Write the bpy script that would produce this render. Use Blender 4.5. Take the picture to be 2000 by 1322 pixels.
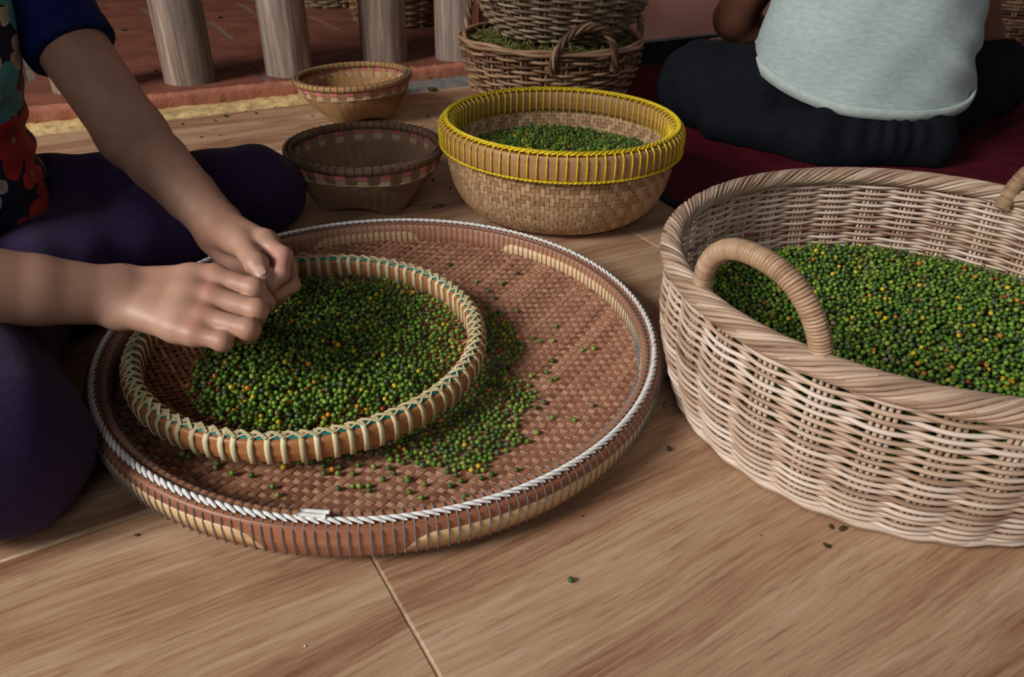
import bpy, math, random
import numpy as np
from mathutils import Matrix, Vector
random.seed(7); RNG = np.random.default_rng(7)
PI = math.pi; TAU = 2*math.pi
for o in list(bpy.data.objects): bpy.data.objects.remove(o)
scene = bpy.context.scene
COL = scene.collection

# ------------------------------------------------------------------ camera
F_PX, PITCH, ROLL, CAM_H = 1450.0, math.radians(32.0), math.radians(1.5), 0.50
cam_d = bpy.data.cameras.new('camera'); cam = bpy.data.objects.new('camera', cam_d); COL.objects.link(cam)
cam_d.sensor_width = 36.0; cam_d.lens = F_PX*36.0/2000.0
cam_d.clip_start = 0.02; cam_d.clip_end = 60
cam.matrix_world = Matrix.Translation((0, 0, CAM_H)) @ Matrix.Rotation(PI/2-PITCH, 4, 'X') @ Matrix.Rotation(ROLL, 4, 'Z')
cam_d.dof.use_dof = True; cam_d.dof.focus_distance = 0.82; cam_d.dof.aperture_fstop = 11.0
scene.camera = cam
_c, _s = math.cos(PITCH), math.sin(PITCH)
_up = np.array([0, _s, _c]); _rt = np.array([1., 0, 0]); _fw = np.array([0, _c, -_s])
_r2 = math.cos(ROLL)*_rt+math.sin(ROLL)*_up; _u2 = -math.sin(ROLL)*_rt+math.cos(ROLL)*_up
def ray(px, py): return _fw+(px-1000)/F_PX*_r2+(661-py)/F_PX*_u2
def P(px, py, z=0.0):
    r = ray(px, py); t = (z-CAM_H)/r[2]; return np.array([0, 0, CAM_H])+t*r
def D(px, py, d): return np.array([0, 0, CAM_H])+d*ray(px, py)
def proj(p):
    p = np.asarray(p)-[0, 0, CAM_H]; d = p@_fw
    return 1000+F_PX*(p@_r2)/d, 661-F_PX*(p@_u2)/d, d

# ------------------------------------------------------------------ light
world = bpy.data.worlds.new('world'); scene.world = world; world.use_nodes = True
world.node_tree.nodes['Background'].inputs[0].default_value = (0.80, 0.88, 1.0, 1)
world.node_tree.nodes['Background'].inputs[1].default_value = 0.05
def area(name, loc, target, sx, sy, power, col):
    l = bpy.data.lights.new(name, 'AREA'); l.shape = 'RECTANGLE'; l.size = sx; l.size_y = sy
    l.energy = power; l.color = col
    o = bpy.data.objects.new(name, l); COL.objects.link(o); o.location = loc
    o.rotation_euler = (Vector(target)-Vector(loc)).to_track_quat('-Z', 'Y').to_euler()
    return o
area('daylight_opening', (-3.75, -1.65, 2.9), (-0.1, 0.9, 0.05), 1.9, 1.5, 305, (1.0, 0.97, 0.94))
area('daylight_opening_behind', (0.1, -4.6, 3.2), (0.3, 1.3, 0.05), 2.6, 1.6, 50, (0.97, 0.98, 1.0))
scene.view_settings.view_transform = 'Standard'; scene.view_settings.look = 'None'
scene.view_settings.gamma = 1.0; scene.view_settings.use_curve_mapping = False
scene.view_settings.exposure = -0.08

# ------------------------------------------------------------------ helpers
def srgb(r, g, b):
    f = lambda c: (c/255/12.92) if c/255 <= .04045 else ((c/255+.055)/1.055)**2.4
    return (f(r), f(g), f(b), 1.0)

class NB:
    """tiny node-graph builder"""
    def __init__(s, name):
        s.m = bpy.data.materials.new(name); s.m.use_nodes = True; s.t = s.m.node_tree
        s.b = s.t.nodes['Principled BSDF']
    def n(s, typ, props=None, **inp):
        nd = s.t.nodes.new(typ)
        for k, v in (props or {}).items(): setattr(nd, k, v)
        for k, v in inp.items():
            key = int(k[1:]) if k[0] == 'i' and k[1:].isdigit() else k.replace('_', ' ')
            s.put(nd.inputs[key], v)
        return nd
    def put(s, sock, v):
        if isinstance(v, bpy.types.Node): v = v.outputs[0]
        if isinstance(v, bpy.types.NodeSocket): s.t.links.new(v, sock)
        else: sock.default_value = v
    def math(s, op, a, b=0.0, c=0.0, clamp=False):
        nd = s.n('ShaderNodeMath', {'operation': op, 'use_clamp': clamp}, i0=a, i1=b)
        s.put(nd.inputs[2], c); return nd.outputs[0]
    def mix(s, f, a, b, typ='MIX'):
        nd = s.t.nodes.new('ShaderNodeMix'); nd.data_type = 'RGBA'; nd.blend_type = typ
        s.put(nd.inputs[0], f); s.put(nd.inputs[6], a); s.put(nd.inputs[7], b); return nd.outputs[2]
    def ramp(s, f, stops, interp='LINEAR'):
        nd = s.t.nodes.new('ShaderNodeValToRGB'); cr = nd.color_ramp; cr.interpolation = interp
        while len(cr.elements) < len(stops): cr.elements.new(0.5)
        for e, (p, c) in zip(cr.elements, stops): e.position = p; e.color = c
        s.put(nd.inputs[0], f); return nd.outputs[0]
    def noise(s, vec, scale, detail=3, rough=.5, dist=0.0):
        return s.n('ShaderNodeTexNoise', None, Vector=vec, Scale=scale, Detail=detail, Roughness=rough, Distortion=dist).outputs[0]
    def mapping(s, vec, scale=(1, 1, 1), rot=(0, 0, 0), loc=(0, 0, 0)):
        nd = s.n('ShaderNodeMapping', None, Vector=vec); nd.inputs['Scale'].default_value = scale
        nd.inputs['Rotation'].default_value = rot; s.put(nd.inputs['Location'], loc); return nd.outputs[0]
    def coord(s, which='Object'): return s.t.nodes.new('ShaderNodeTexCoord').outputs[which]
    def rand(s): return s.t.nodes.new('ShaderNodeObjectInfo').outputs['Random']
    def attr(s, name, out='Vector'):
        nd = s.t.nodes.new('ShaderNodeAttribute'); nd.attribute_name = name; return nd.outputs[out]
    def bump(s, h, strength=.3, dist=.001):
        nd = s.n('ShaderNodeBump', None, Height=h, Strength=strength, Distance=dist); s.put(s.b.inputs['Normal'], nd)
    def out(s, col, rough=.6, spec=.3, sheen=0.0):
        s.put(s.b.inputs['Base Color'], col); s.put(s.b.inputs['Roughness'], rough)
        s.b.inputs['Specular IOR Level'].default_value = spec
        if sheen: s.b.inputs['Sheen Weight'].default_value = sheen
        return s.m

def fibre(name, dark, mid, light, rough=.55, spec=.3, su=18.0, sv=5.0, var=.35, bump=.25, stain=.0, stain_c=None):
    """split cane / bamboo: streaks along the piece, every piece its own tone"""
    b = NB(name); st = b.attr('st'); r = b.rand()
    off = b.n('ShaderNodeCombineXYZ', None, X=b.math('MULTIPLY', r, 37.0), Y=b.math('MULTIPLY', r, 11.0), Z=b.math('MULTIPLY', r, 71.0))
    v = b.mapping(st, (su, sv, 1), loc=off.outputs[0])
    n1 = b.noise(v, 1.0, 4, .6); n2 = b.noise(b.mapping(st, (su*.25, .6, 1), loc=off.outputs[0]), 1.0, 2, .5)
    f = b.math('ADD', b.math('MULTIPLY', n1, .55), b.math('MULTIPLY', n2, .45))
    f = b.math('ADD', f, b.math('MULTIPLY', b.math('SUBTRACT', r, .5), var))
    c = b.ramp(f, [(.25, dark), (.5, mid), (.75, light)])
    if stain:
        g = b.noise(b.coord('Object'), 9.0, 4, .6)
        c = b.mix(b.math('MULTIPLY', b.ramp(g, [(.42, (0, 0, 0, 1)), (.62, (1, 1, 1, 1))]), stain), c, stain_c)
    b.bump(n1, bump, .0006)
    return b.out(c, rough, spec)

def plain(name, col, rough=.6, spec=.3, var=.12, scale=20.0, bump=0.0, bscale=200.0):
    b = NB(name); n = b.noise(b.coord('Object'), scale, 4, .6)
    d = tuple(c*(1-var*2) for c in col[:3])+(1,); l = tuple(min(1, c*(1+var*2)) for c in col[:3])+(1,)
    c = b.ramp(n, [(.3, d), (.7, l)])
    if bump: b.bump(b.noise(b.coord('Object'), bscale, 4, .6), bump, .002)
    return b.out(c, rough, spec)

def mesh(name, V, Fq, mat=None, smooth=True, st=None, col=None, tris=False):
    V = np.ascontiguousarray(V, dtype=np.float32); Fq = np.ascontiguousarray(Fq, dtype=np.int32)
    me = bpy.data.meshes.new(name); k = Fq.shape[1]
    me.vertices.add(len(V)); me.vertices.foreach_set('co', V.ravel())
    me.loops.add(Fq.size); me.loops.foreach_set('vertex_index', Fq.ravel())
    me.polygons.add(len(Fq)); me.polygons.foreach_set('loop_start', np.arange(0, Fq.size, k, dtype=np.int32))
    me.polygons.foreach_set('use_smooth', np.full(len(Fq), smooth, dtype=bool))
    if st is not None:
        a = me.attributes.new('st', 'FLOAT_VECTOR', 'POINT'); s3 = np.zeros((len(V), 3), np.float32); s3[:, :2] = st
        a.data.foreach_set('vector', s3.ravel())
    if col is not None:
        a = me.attributes.new('col', 'FLOAT_COLOR', 'POINT'); a.data.foreach_set('color', np.ascontiguousarray(col, dtype=np.float32).ravel())
    me.update(calc_edges=True)
    if mat: me.materials.append(mat)
    return me

def obj(name, me, parent=None, loc=(0, 0, 0), rot=(0, 0, 0), kind=None, label=None, cat=None, group=None):
    o = bpy.data.objects.new(name, me); COL.objects.link(o); o.parent = parent; o.location = loc; o.rotation_euler = rot
    tag(o, label, cat, group, kind); return o
def tag(o, label=None, cat=None, group=None, kind=None):
    if label: o['label'] = label
    if cat: o['category'] = cat
    if group: o['group'] = group
    if kind: o['kind'] = kind
    return o
def empty(name, loc, rz=0.0, label=None, cat=None, group=None, kind=None):
    o = bpy.data.objects.new(name, None); COL.objects.link(o); o.location = loc; o.rotation_euler = (0, 0, rz)
    o.empty_display_size = .05; tag(o, label, cat, group, kind); return o

def grid_faces(n, m, close_n, close_m):
    i = np.arange(n if close_n else n-1)[:, None]; j = np.arange(m if close_m else m-1)[None, :]
    i2, j2 = (i+1) % n, (j+1) % m
    return np.stack([i*m+j, i2*m+j, i2*m+j2, i*m+j2], -1).reshape(-1, 4)

def sweep(path, prof, ref, closed=False, scale=None, cap=True):
    """sweep a closed 2-D profile (x = sideways, y = along ref) along a path"""
    path = np.asarray(path, float); n = len(path); prof = np.asarray(prof, float); m = len(prof)
    if closed: T = np.roll(path, -1, 0)-np.roll(path, 1, 0)
    else: T = np.gradient(path, axis=0)
    T /= np.linalg.norm(T, axis=1)[:, None]+1e-12
    R = np.broadcast_to(np.asarray(ref, float), path.shape)
    S = np.cross(T, R); S /= np.linalg.norm(S, axis=1)[:, None]+1e-12
    U = np.cross(S, T)
    sc = np.ones(n) if scale is None else np.asarray(scale)
    V = path[:, None]+(S[:, None]*prof[None, :, :1]+U[:, None]*prof[None, :, 1:])*sc[:, None, None]
    L = np.concatenate([[0], np.cumsum(np.linalg.norm(np.diff(path, axis=0), axis=1))])
    st = np.stack(np.broadcast_arrays(L[:, None], np.linspace(0, 1, m, endpoint=False)[None]), -1)
    Fq = grid_faces(n, m, closed, True)
    V = V.reshape(-1, 3); st = st.reshape(-1, 2)
    if cap and not closed:
        c = []
        for base, rev in ((0, True), ((n-1)*m, False)):
            idx = [base+k for k in range(m)]
            for k in range(1, m-1, 2):
                q = [idx[0], idx[k], idx[k+1], idx[(k+2) % m]] if k+2 <= m else [idx[0], idx[k], idx[k+1], idx[k+1]]
                if k+2 >= m: q = [idx[0], idx[k], idx[(k+1) % m], idx[0]]
                if len(set(q)) == 4: c.append(q[::-1] if rev else q)
        if m == 4:
            c = [[3, 2, 1, 0], [(n-1)*m+k for k in range(4)]]
        if c: Fq = np.concatenate([Fq, np.array(c)])
    return V, Fq, st
def circ(r, k=6, ry=None):
    a = np.arange(k)*TAU/k; return np.stack([np.cos(a)*r, np.sin(a)*(ry or r)], 1)
def rectp(w, t): return np.array([[-w/2, -t/2], [w/2, -t/2], [w/2, t/2], [-w/2, t/2]])
def join(parts):
    V, Fq, S, k = [], [], [], 0
    for v, f, s in parts: V.append(v); Fq.append(f+k); S.append(s); k += len(v)
    return np.concatenate(V), np.concatenate(Fq), np.concatenate(S)

def lathe(prof, n=96, a0=0.0, a1=TAU, closed_prof=True, taper=None):
    """prof: list of (r,z); closed polygon ring"""
    prof = np.asarray(prof, float); m = len(prof); full = abs(a1-a0-TAU) < 1e-6
    a = np.linspace(a0, a1, n, endpoint=not full)
    V = np.stack([np.cos(a)[:, None]*prof[None, :, 0], np.sin(a)[:, None]*prof[None, :, 0], np.broadcast_to(prof[None, :, 1], (n, m))], -1)
    Fq = grid_faces(n, m, full, closed_prof)
    st = np.stack(np.broadcast_arrays((a*prof[:, 0].max())[:, None], np.linspace(0, 1, m)[None]), -1)
    return V.reshape(-1, 3), Fq, st.reshape(-1, 2)
def rrect(x0, x1, z0, z1, c):
    return [(x0+c, z0), (x1-c, z0), (x1, z0+c), (x1, z1-c), (x1-c, z1), (x0+c, z1), (x0, z1-c), (x0, z0+c)]
def box(x0, x1, y0, y1, z0, z1, ch=0.0):
    if ch <= 0:
        V = [(x, y, z) for z in (z0, z1) for x, y in ((x0, y0), (x1, y0), (x1, y1), (x0, y1))]
        Fq = [[3, 2, 1, 0], [4, 5, 6, 7]]+[[i, (i+1) % 4, 4+(i+1) % 4, 4+i] for i in range(4)]
    else:
        V = [(x, y, z) for z, e in ((z0, 0), (z1-ch, 0), (z1, ch)) for x, y in ((x0+e, y0+e), (x1-e, y0+e), (x1-e, y1-e), (x0+e, y1-e))]
        Fq = [[3, 2, 1, 0], [8, 9, 10, 11]]+[[l*4+i, l*4+(i+1) % 4, l*4+4+(i+1) % 4, l*4+4+i] for l in (0, 1) for i in range(4)]
    V = np.array(V, float); return V, np.array(Fq), V[:, :2].copy()

# ---- implicit bodies: smooth unions of tapered capsules, meshed with surface nets
class Cap:
    def __init__(s, a, b, r1, r2, flat=None, fs=1.0):
        s.a, s.b = np.asarray(a, float), np.asarray(b, float); s.r1, s.r2 = r1, r2
        s.flat = None if flat is None else np.asarray(flat, float)/np.linalg.norm(flat); s.fs = fs
        s.c = (s.a+s.b)/2; s.R = np.linalg.norm(s.b-s.a)/2+max(r1, r2)
    def __call__(s, p):
        ba = s.b-s.a; pa = p-s.a; t = np.clip(pa@ba/(ba@ba+1e-12), 0, 1); d = pa-t[:, None]*ba
        if s.flat is not None:
            h = d@s.flat; d = d+np.outer(h*(1/s.fs-1), s.flat)
            return (np.sqrt((d*d).sum(1))-(s.r1+(s.r2-s.r1)*t))*(.5+.5*s.fs)
        return np.sqrt((d*d).sum(1))-(s.r1+(s.r2-s.r1)*t)
def chain(pts, rs, flat=None, fs=1.0): return [Cap(pts[i], pts[i+1], rs[i], rs[i+1], flat, fs) for i in range(len(pts)-1)]
def smin(a, b, k):
    h = np.maximum(k-np.abs(a-b), 0)/k; return np.minimum(a, b)-h*h*k*.25
class Blend:
    def __init__(s, items, k): s.items, s.k = items, k; s.setb()
    def setb(s):
        lo = np.min([i.c-i.R for i in s.items], 0); hi = np.max([i.c+i.R for i in s.items], 0)
        s.c = (lo+hi)/2; s.R = np.linalg.norm(hi-lo)/2; s.lo, s.hi = lo, hi
    def ev(s, p, cc, cr):
        d = None
        for it in s.items:
            if np.linalg.norm(it.c-cc) > it.R+cr+.05: continue
            v = it.ev(p, cc, cr) if isinstance(it, Blend) else it(p)
            if v is None: continue
            d = v if d is None else (np.minimum(d, v) if s.k <= 0 else smin(d, v, s.k))
        return d
class Hand(Blend):
    """fingers blend softly into the palm but stay apart from one another"""
    def __init__(s, palm, fingers, k, kf=.0025):
        s.palm, s.fingers, s.k, s.kf = palm, fingers, k, kf; s.items = [palm]+fingers; s.setb()
    def ev(s, p, cc, cr):
        a = s.palm.ev(p, cc, cr); tot = a
        for f in s.fingers:
            v = f.ev(p, cc, cr)
            if v is None: continue
            if a is not None: v = smin(a, v, s.k)
            tot = v if tot is None else smin(tot, v, s.kf)
        return tot
def surface(field, h, extra=None, pad=.02):
    """extra(p, d) -> modified distance (cloth folds, cuts)"""
    B = 8; bs = B*h; lo = field.lo-pad; nb = np.ceil((field.hi+pad-lo)/bs).astype(int)
    ii = np.stack(np.meshgrid(*[np.arange(k) for k in nb], indexing='ij'), -1).reshape(-1, 3)
    cen = lo+(ii+.5)*bs
    mac = (ii//6) @ np.array([1, 1000, 1000000])
    keep = []
    def f(p, cc, cr):
        d = field.ev(p, cc, cr)
        d = np.full(len(p), 1.0) if d is None else d
        return d if extra is None else extra(p, d)
    order = np.argsort(mac, kind='stable'); bnds = np.flatnonzero(np.diff(mac[order]))+1
    corner = np.arange(B+1)*h
    G = np.stack(np.meshgrid(corner, corner, corner, indexing='ij'), -1).reshape(-1, 3)
    verts, ids, quads = [], [], []
    N = nb*B+2
    def lin(c): return (c[..., 0]*N[1]+c[..., 1])*N[2]+c[..., 2]
    co = np.array([[0, 0, 0], [1, 0, 0], [0, 1, 0], [1, 1, 0], [0, 0, 1], [1, 0, 1], [0, 1, 1], [1, 1, 1]])
    edges = [(0, 1), (2, 3), (4, 5), (6, 7), (0, 2), (1, 3), (4, 6), (5, 7), (0, 4), (1, 5), (2, 6), (3, 7)]
    for g in np.split(order, bnds):
        c = cen[g]; cc = c.mean(0); cr = np.linalg.norm(c-cc, axis=1).max()+bs
        d0 = f(c, cc, cr); g = g[np.abs(d0) < bs*1.25]
        if not len(g): continue
        p = (lo+ii[g]*bs)[:, None]+G[None]
        V = f(p.reshape(-1, 3), cc, cr).reshape(len(g), B+1, B+1, B+1)
        cv = np.stack([V[:, x:x+B, y:y+B, z:z+B] for x, y, z in co], -1)
        s = cv < 0; act = s.any(-1) & ~s.all(-1)
        bi, x, y, z = np.nonzero(act)
        if not len(bi): continue
        cv = cv[bi, x, y, z]; gc = ii[g][bi]*B+np.stack([x, y, z], 1)
        acc = np.zeros((len(bi), 3)); cnt = np.zeros(len(bi))
        for a, b_ in edges:
            va, vb = cv[:, a], cv[:, b_]; m = (va < 0) != (vb < 0)
            t = np.where(m, va/(va-vb+1e-20), 0)
            acc += np.where(m[:, None], co[a]+(co[b_]-co[a])*t[:, None], 0); cnt += m
        verts.append(lo+(gc+acc/cnt[:, None])*h); ids.append(lin(gc+1))
        for ax, (u, v) in enumerate(((1, 2), (2, 0), (0, 1))):
            k = 1 << ax; m = (cv[:, 0] < 0) != (cv[:, k] < 0)
            if not m.any(): continue
            c0 = gc[m]+1; eu = np.zeros(3, int); eu[u] = 1; ev = np.zeros(3, int); ev[v] = 1
            q = np.stack([lin(c0), lin(c0-eu), lin(c0-eu-ev), lin(c0-ev)], 1)
            flip = cv[m, 0] < 0; q[~flip] = q[~flip][:, ::-1]
            quads.append(q)
    verts = np.concatenate(verts); ids = np.concatenate(ids); quads = np.concatenate(quads)
    o = np.argsort(ids); ids, verts = ids[o], verts[o]
    pos = np.searchsorted(ids, quads); pos = np.minimum(pos, len(ids)-1)
    ok = (ids[pos] == quads).all(1); return verts, pos[ok]
def wav(p, fx, fy, fz, ph=0.0): return np.sin(p[:, 0]*fx+p[:, 1]*fy+p[:, 2]*fz+ph)

# ------------------------------------------------------------------ materials
def floor_wood():
    b = NB('wood_look_tile'); oc = b.coord('Object'); r = b.rand()
    off = b.n('ShaderNodeCombineXYZ', None, X=b.math('MULTIPLY', r, 9.0), Y=b.math('MULTIPLY', r, 23.0), Z=0.0).outputs[0]
    v = b.n('ShaderNodeVectorMath', {'operation': 'ADD'}, i0=oc, i1=off).outputs[0]
    warp = b.noise(b.mapping(v, (1.6, 3.2, 1)), 1.0, 2, .5)
    wv = b.n('ShaderNodeCombineXYZ', None, X=0.0, Y=b.math('MULTIPLY', b.math('SUBTRACT', warp, .5), .075), Z=0.0).outputs[0]
    v2 = b.n('ShaderNodeVectorMath', {'operation': 'ADD'}, i0=v, i1=wv).outputs[0]
    broad = b.noise(b.mapping(v2, (1.1, 17, 1)), 1.0, 5, .66)
    fine = b.noise(b.mapping(v2, (11, 210, 1)), 1.0, 5, .7)
    dash = b.noise(b.mapping(v2, (22, 260, 1), loc=(2, 5, 0)), 1.0, 3, .55)
    fig = b.noise(b.mapping(v2, (1.5, 5.5, 1), loc=(4, 3, 0)), 1.0, 2, .4)
    ring = b.math('FRACT', b.math('MULTIPLY', fig, 10.0))
    ring = b.ramp(ring, [(0, (1, 1, 1, 1)), (.07, (0, 0, 0, 1)), (.60, (0, 0, 0, 1)), (1, (1, 1, 1, 1))])
    f = b.math('ADD', b.math('MULTIPLY', broad, .60), b.math('MULTIPLY', fine, .40))
    c = b.ramp(f, [(.31, srgb(104, 68, 48)), (.42, srgb(152, 112, 84)), (.53, srgb(182, 148, 116)), (.68, srgb(206, 181, 151))])
    c = b.mix(b.math('MULTIPLY', ring, b.math('MULTIPLY', b.ramp(b.noise(b.mapping(v, (1.6, 4, 1), loc=(7, 1, 0)), 1.0, 2), [(.48, (0, 0, 0, 1)), (.62, (1, 1, 1, 1))]), .62)), c, srgb(130, 84, 60))
    c = b.mix(b.math('MULTIPLY', b.ramp(dash, [(.58, (0, 0, 0, 1)), (.70, (1, 1, 1, 1))]), .45), c, srgb(120, 78, 52))
    rough = b.math('ADD', .36, b.math('MULTIPLY', fine, .22))
    b.bump(fine, .12, .0006)
    return b.out(c, rough, .35)
M = {}
M['floor'] = floor_wood()
M['grout'] = plain('light_grout', srgb(196, 172, 138), .8, .2, .15, 60)
M['terracotta'] = plain('terracotta_tile', srgb(122, 73, 56), .62, .3, .22, 7, .25, 90)
M['mortar'] = plain('grey_mortar', srgb(112, 98, 88), .9, .1, .2, 40, .5, 200)
M['kerb'] = plain('rough_orange_plaster', srgb(178, 116, 92), .9, .15, .12, 30, 1.0, 160)
M['ochre'] = plain('ochre_mortar', srgb(206, 176, 122), .9, .1, .2, 50, .8, 180)
M['wall'] = plain('pink_plaster', srgb(212, 150, 134), .8, .2, .04, 3, .15, 120)
M['blacktile'] = plain('black_skirting_tile', srgb(30, 32, 36), .35, .4, .2, 10)
M['greyedge'] = plain('grey_cement_edge', srgb(120, 118, 114), .8, .2, .15, 60)
M['mat_red'] = plain('dark_red_mat', srgb(82, 14, 28), .85, .15, .2, 25, .5, 600)
M['mat_edge'] = plain('black_mat_edge', srgb(20, 20, 24), .8, .2, .1, 30)
def post_mat():
    b = NB('weathered_post'); oc = b.coord('Object'); r = b.rand()
    off = b.n('ShaderNodeCombineXYZ', None, X=r, Y=b.math('MULTIPLY', r, 5.0), Z=b.math('MULTIPLY', r, 3.0)).outputs[0]
    v = b.mapping(oc, (55, 55, 3.2), loc=off); n = b.noise(v, 1.0, 6, .68)
    g = b.noise(b.mapping(oc, (9, 9, 2), loc=off), 1.0, 3)
    c = b.ramp(n, [(.32, srgb(84, 68, 56)), (.5, srgb(140, 118, 102)), (.68, srgb(180, 162, 147))])
    c = b.mix(b.math('MULTIPLY', b.ramp(g, [(.45, (0, 0, 0, 1)), (.65, (1, 1, 1, 1))]), .5), c, srgb(128, 126, 124))
    b.bump(n, .5, .002); return b.out(c, .7, .25)
M['post'] = post_mat()
M['tray_a'] = fibre('tray_strip_brown', srgb(108, 68, 48), srgb(150, 102, 76), srgb(180, 130, 98), .45, .35, 14, 4, .34)
M['tray_b'] = fibre('tray_strip_pale', srgb(140, 98, 76), srgb(178, 132, 106), srgb(206, 164, 136), .42, .4, 14, 4, .3)
M['hoop'] = fibre('hoop_brown', srgb(112, 66, 44), srgb(166, 108, 78), srgb(194, 142, 108), .4, .4, 6, 9, .2)
M['hoop_tan'] = fibre('hoop_tan', srgb(186, 144, 98), srgb(216, 178, 130), srgb(228, 198, 154), .45, .35, 8, 6, .15)
M['wire'] = plain('grey_nylon_thread', srgb(112, 122, 128), .5, .4, .1, 40)
M['cord'] = plain('white_cotton_cord', srgb(232, 230, 226), .85, .2, .06, 200, .4, 900)
M['stray_a'] = fibre('sieve_strip_dark', srgb(112, 66, 42), srgb(156, 100, 68), srgb(182, 124, 88), .5, .3, 14, 4, .35)
M['stray_b'] = fibre('sieve_strip_light', srgb(124, 76, 50), srgb(166, 112, 76), srgb(192, 138, 98), .5, .3, 14, 4, .35)
M['shoop'] = fibre('sieve_hoop', srgb(128, 78, 42), srgb(172, 112, 68), srgb(196, 142, 92), .35, .45, 5, 10, .1)
M['cream'] = fibre('cream_rattan_wrap', srgb(184, 164, 118), srgb(216, 200, 156), srgb(232, 220, 184), .5, .3, 40, 3, .2)
M['teal'] = plain('teal_plastic_strip', srgb(24, 120, 112), .4, .4, .08, 40)
M['wicker'] = fibre('whitewashed_rattan', srgb(140, 106, 84), srgb(198, 172, 149), srgb(224, 208, 192), .5, .3, 14, 2, .40)
M['wicker_rim'] = fibre('whitewashed_rattan_rim', srgb(124, 94, 74), srgb(180, 151, 127), srgb(210, 188, 166), .5, .35, 16, 2, .3)
M['wrap'] = fibre('handle_wrapping', srgb(124, 94, 70), srgb(176, 143, 112), srgb(208, 180, 150), .42, .4, 30, 3, .2)
M['brown_wicker'] = fibre('aged_brown_rattan', srgb(78, 54, 38), srgb(128, 96, 70), srgb(170, 136, 104), .5, .35, 16, 2, .4)
M['grey_wicker'] = fibre('aged_grey_rattan', srgb(74, 58, 44), srgb(126, 106, 84), srgb(162, 142, 118), .55, .3, 16, 2, .35)
M['plait_v'] = fibre('plaited_leaf_upright', srgb(150, 114, 80), srgb(196, 158, 118), srgb(220, 190, 150), .5, .35, 18, 3, .32)
M['plait_h'] = fibre('plaited_leaf_level', srgb(146, 110, 76), srgb(190, 150, 110), srgb(216, 182, 140), .5, .35, 18, 3, .32)
M['ybamboo'] = fibre('rim_bamboo', srgb(134, 96, 62), srgb(172, 128, 88), srgb(196, 154, 112), .45, .35, 8, 6, .15)
M['yellow'] = plain('yellow_plastic_string', srgb(226, 196, 36), .35, .45, .12, 120)
M['bowl'] = fibre('bowl_cane', srgb(82, 60, 44), srgb(124, 94, 70), srgb(160, 128, 98), .55, .3, 16, 3, .4)
M['bowl2'] = fibre('bowl_cane_pale', srgb(120, 86, 52), srgb(172, 132, 84), srgb(202, 164, 112), .55, .3, 16, 3, .4)
M['pinkst'] = fibre('bowl_pink_strip', srgb(150, 76, 80), srgb(188, 100, 106), srgb(204, 126, 128), .55, .3, 12, 3, .2)
M['palest'] = fibre('bowl_pale_strip', srgb(150, 126, 96), srgb(186, 162, 128), srgb(206, 186, 152), .55, .3, 12, 3, .2)
M['tie'] = plain('dark_blue_tie_thread', srgb(40, 52, 66), .6, .3, .1, 60)
def pepper_mat():
    b = NB('peppercorn_skin'); c = b.attr('col', 'Color')
    n = b.noise(b.coord('Object'), 420, 3, .6)
    c = b.mix(b.math('MULTIPLY', n, .45), c, b.mix(.55, c, (0.03, 0.03, 0.01, 1)))
    b.bump(n, .25, .0008); return b.out(c, .30, .45)
M['pepper'] = pepper_mat()
M['stalk'] = fibre('green_pepper_stalk', srgb(48, 48, 26), srgb(88, 88, 44), srgb(124, 120, 66), .6, .3, 30, 3, .3)
M['crumb'] = plain('dry_crumb', srgb(70, 62, 34), .8, .2, .3, 300)
def skin_mat(name, base, dark):
    b = NB(name); oc = b.coord('Object'); n = b.noise(oc, 14, 4, .6); fine = b.noise(oc, 520, 3, .7)
    vor = b.n('ShaderNodeTexVoronoi', {'feature': 'DISTANCE_TO_EDGE'}, Vector=oc, Scale=620.0).outputs['Distance']
    c = b.ramp(n, [(.3, dark), (.68, base)])
    t = b.attr('col', 'Color'); sep = b.n('ShaderNodeSeparateColor', None, i0=t)
    c = b.mix(b.math('MULTIPLY', sep.outputs[0], .55), c, srgb(186, 112, 92))
    c = b.mix(b.math('MULTIPLY', sep.outputs[1], .5), c, srgb(208, 146, 136))
    h = b.math('ADD', b.math('MULTIPLY', fine, .5), b.math('MULTIPLY', vor, 6.0))
    b.bump(h, .08, .0006)
    m = b.out(c, .46, .4); b.b.inputs['Subsurface Weight'].default_value = .08
    b.b.inputs['Subsurface Radius'].default_value = (.008, .003, .002); b.b.inputs['Subsurface Scale'].default_value = 1.0
    return m
M['skin'] = skin_mat('warm_brown_skin', srgb(188, 146, 124), srgb(170, 126, 103))
M['skin_dark'] = skin_mat('shaded_brown_skin', srgb(138, 92, 72), srgb(118, 76, 60))
M['nail'] = plain('fingernail', srgb(204, 164, 150), .3, .5, .05, 60)
M['hair'] = plain('black_hair', srgb(22, 18, 17), .45, .4, .2, 90, .6, 300)
def cloth(name, c1, c2, sc=900, rough=.85, sheen=.2, streak=(1, 1, 1), bs=.25):
    b = NB(name); oc = b.coord('Object'); n = b.noise(b.mapping(oc, streak), sc*.2, 3, .6); f = b.noise(oc, sc, 2, .6)
    c = b.ramp(n, [(.35, c1), (.65, c2)]); b.bump(f, bs, .0007); return b.out(c, rough, .2, sheen)
M['purple'] = cloth('purple_jersey', srgb(42, 28, 62), srgb(49, 34, 71), 900, .85, .04)
M['black'] = cloth('black_cotton', srgb(9, 13, 20), srgb(13, 18, 26), 500, .85, 0)
M['tee'] = cloth('pale_heather_jersey', srgb(160, 176, 174), srgb(178, 192, 189), 260, .85, .1, (1, 1, 4), .3)
M['tee_hem'] = cloth('pale_jersey_hem', srgb(174, 188, 182), srgb(192, 203, 196), 260, .85, .15)
M['navy'] = cloth('navy_jersey', srgb(8, 22, 76), srgb(12, 30, 90), 900, .75, .0)
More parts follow.
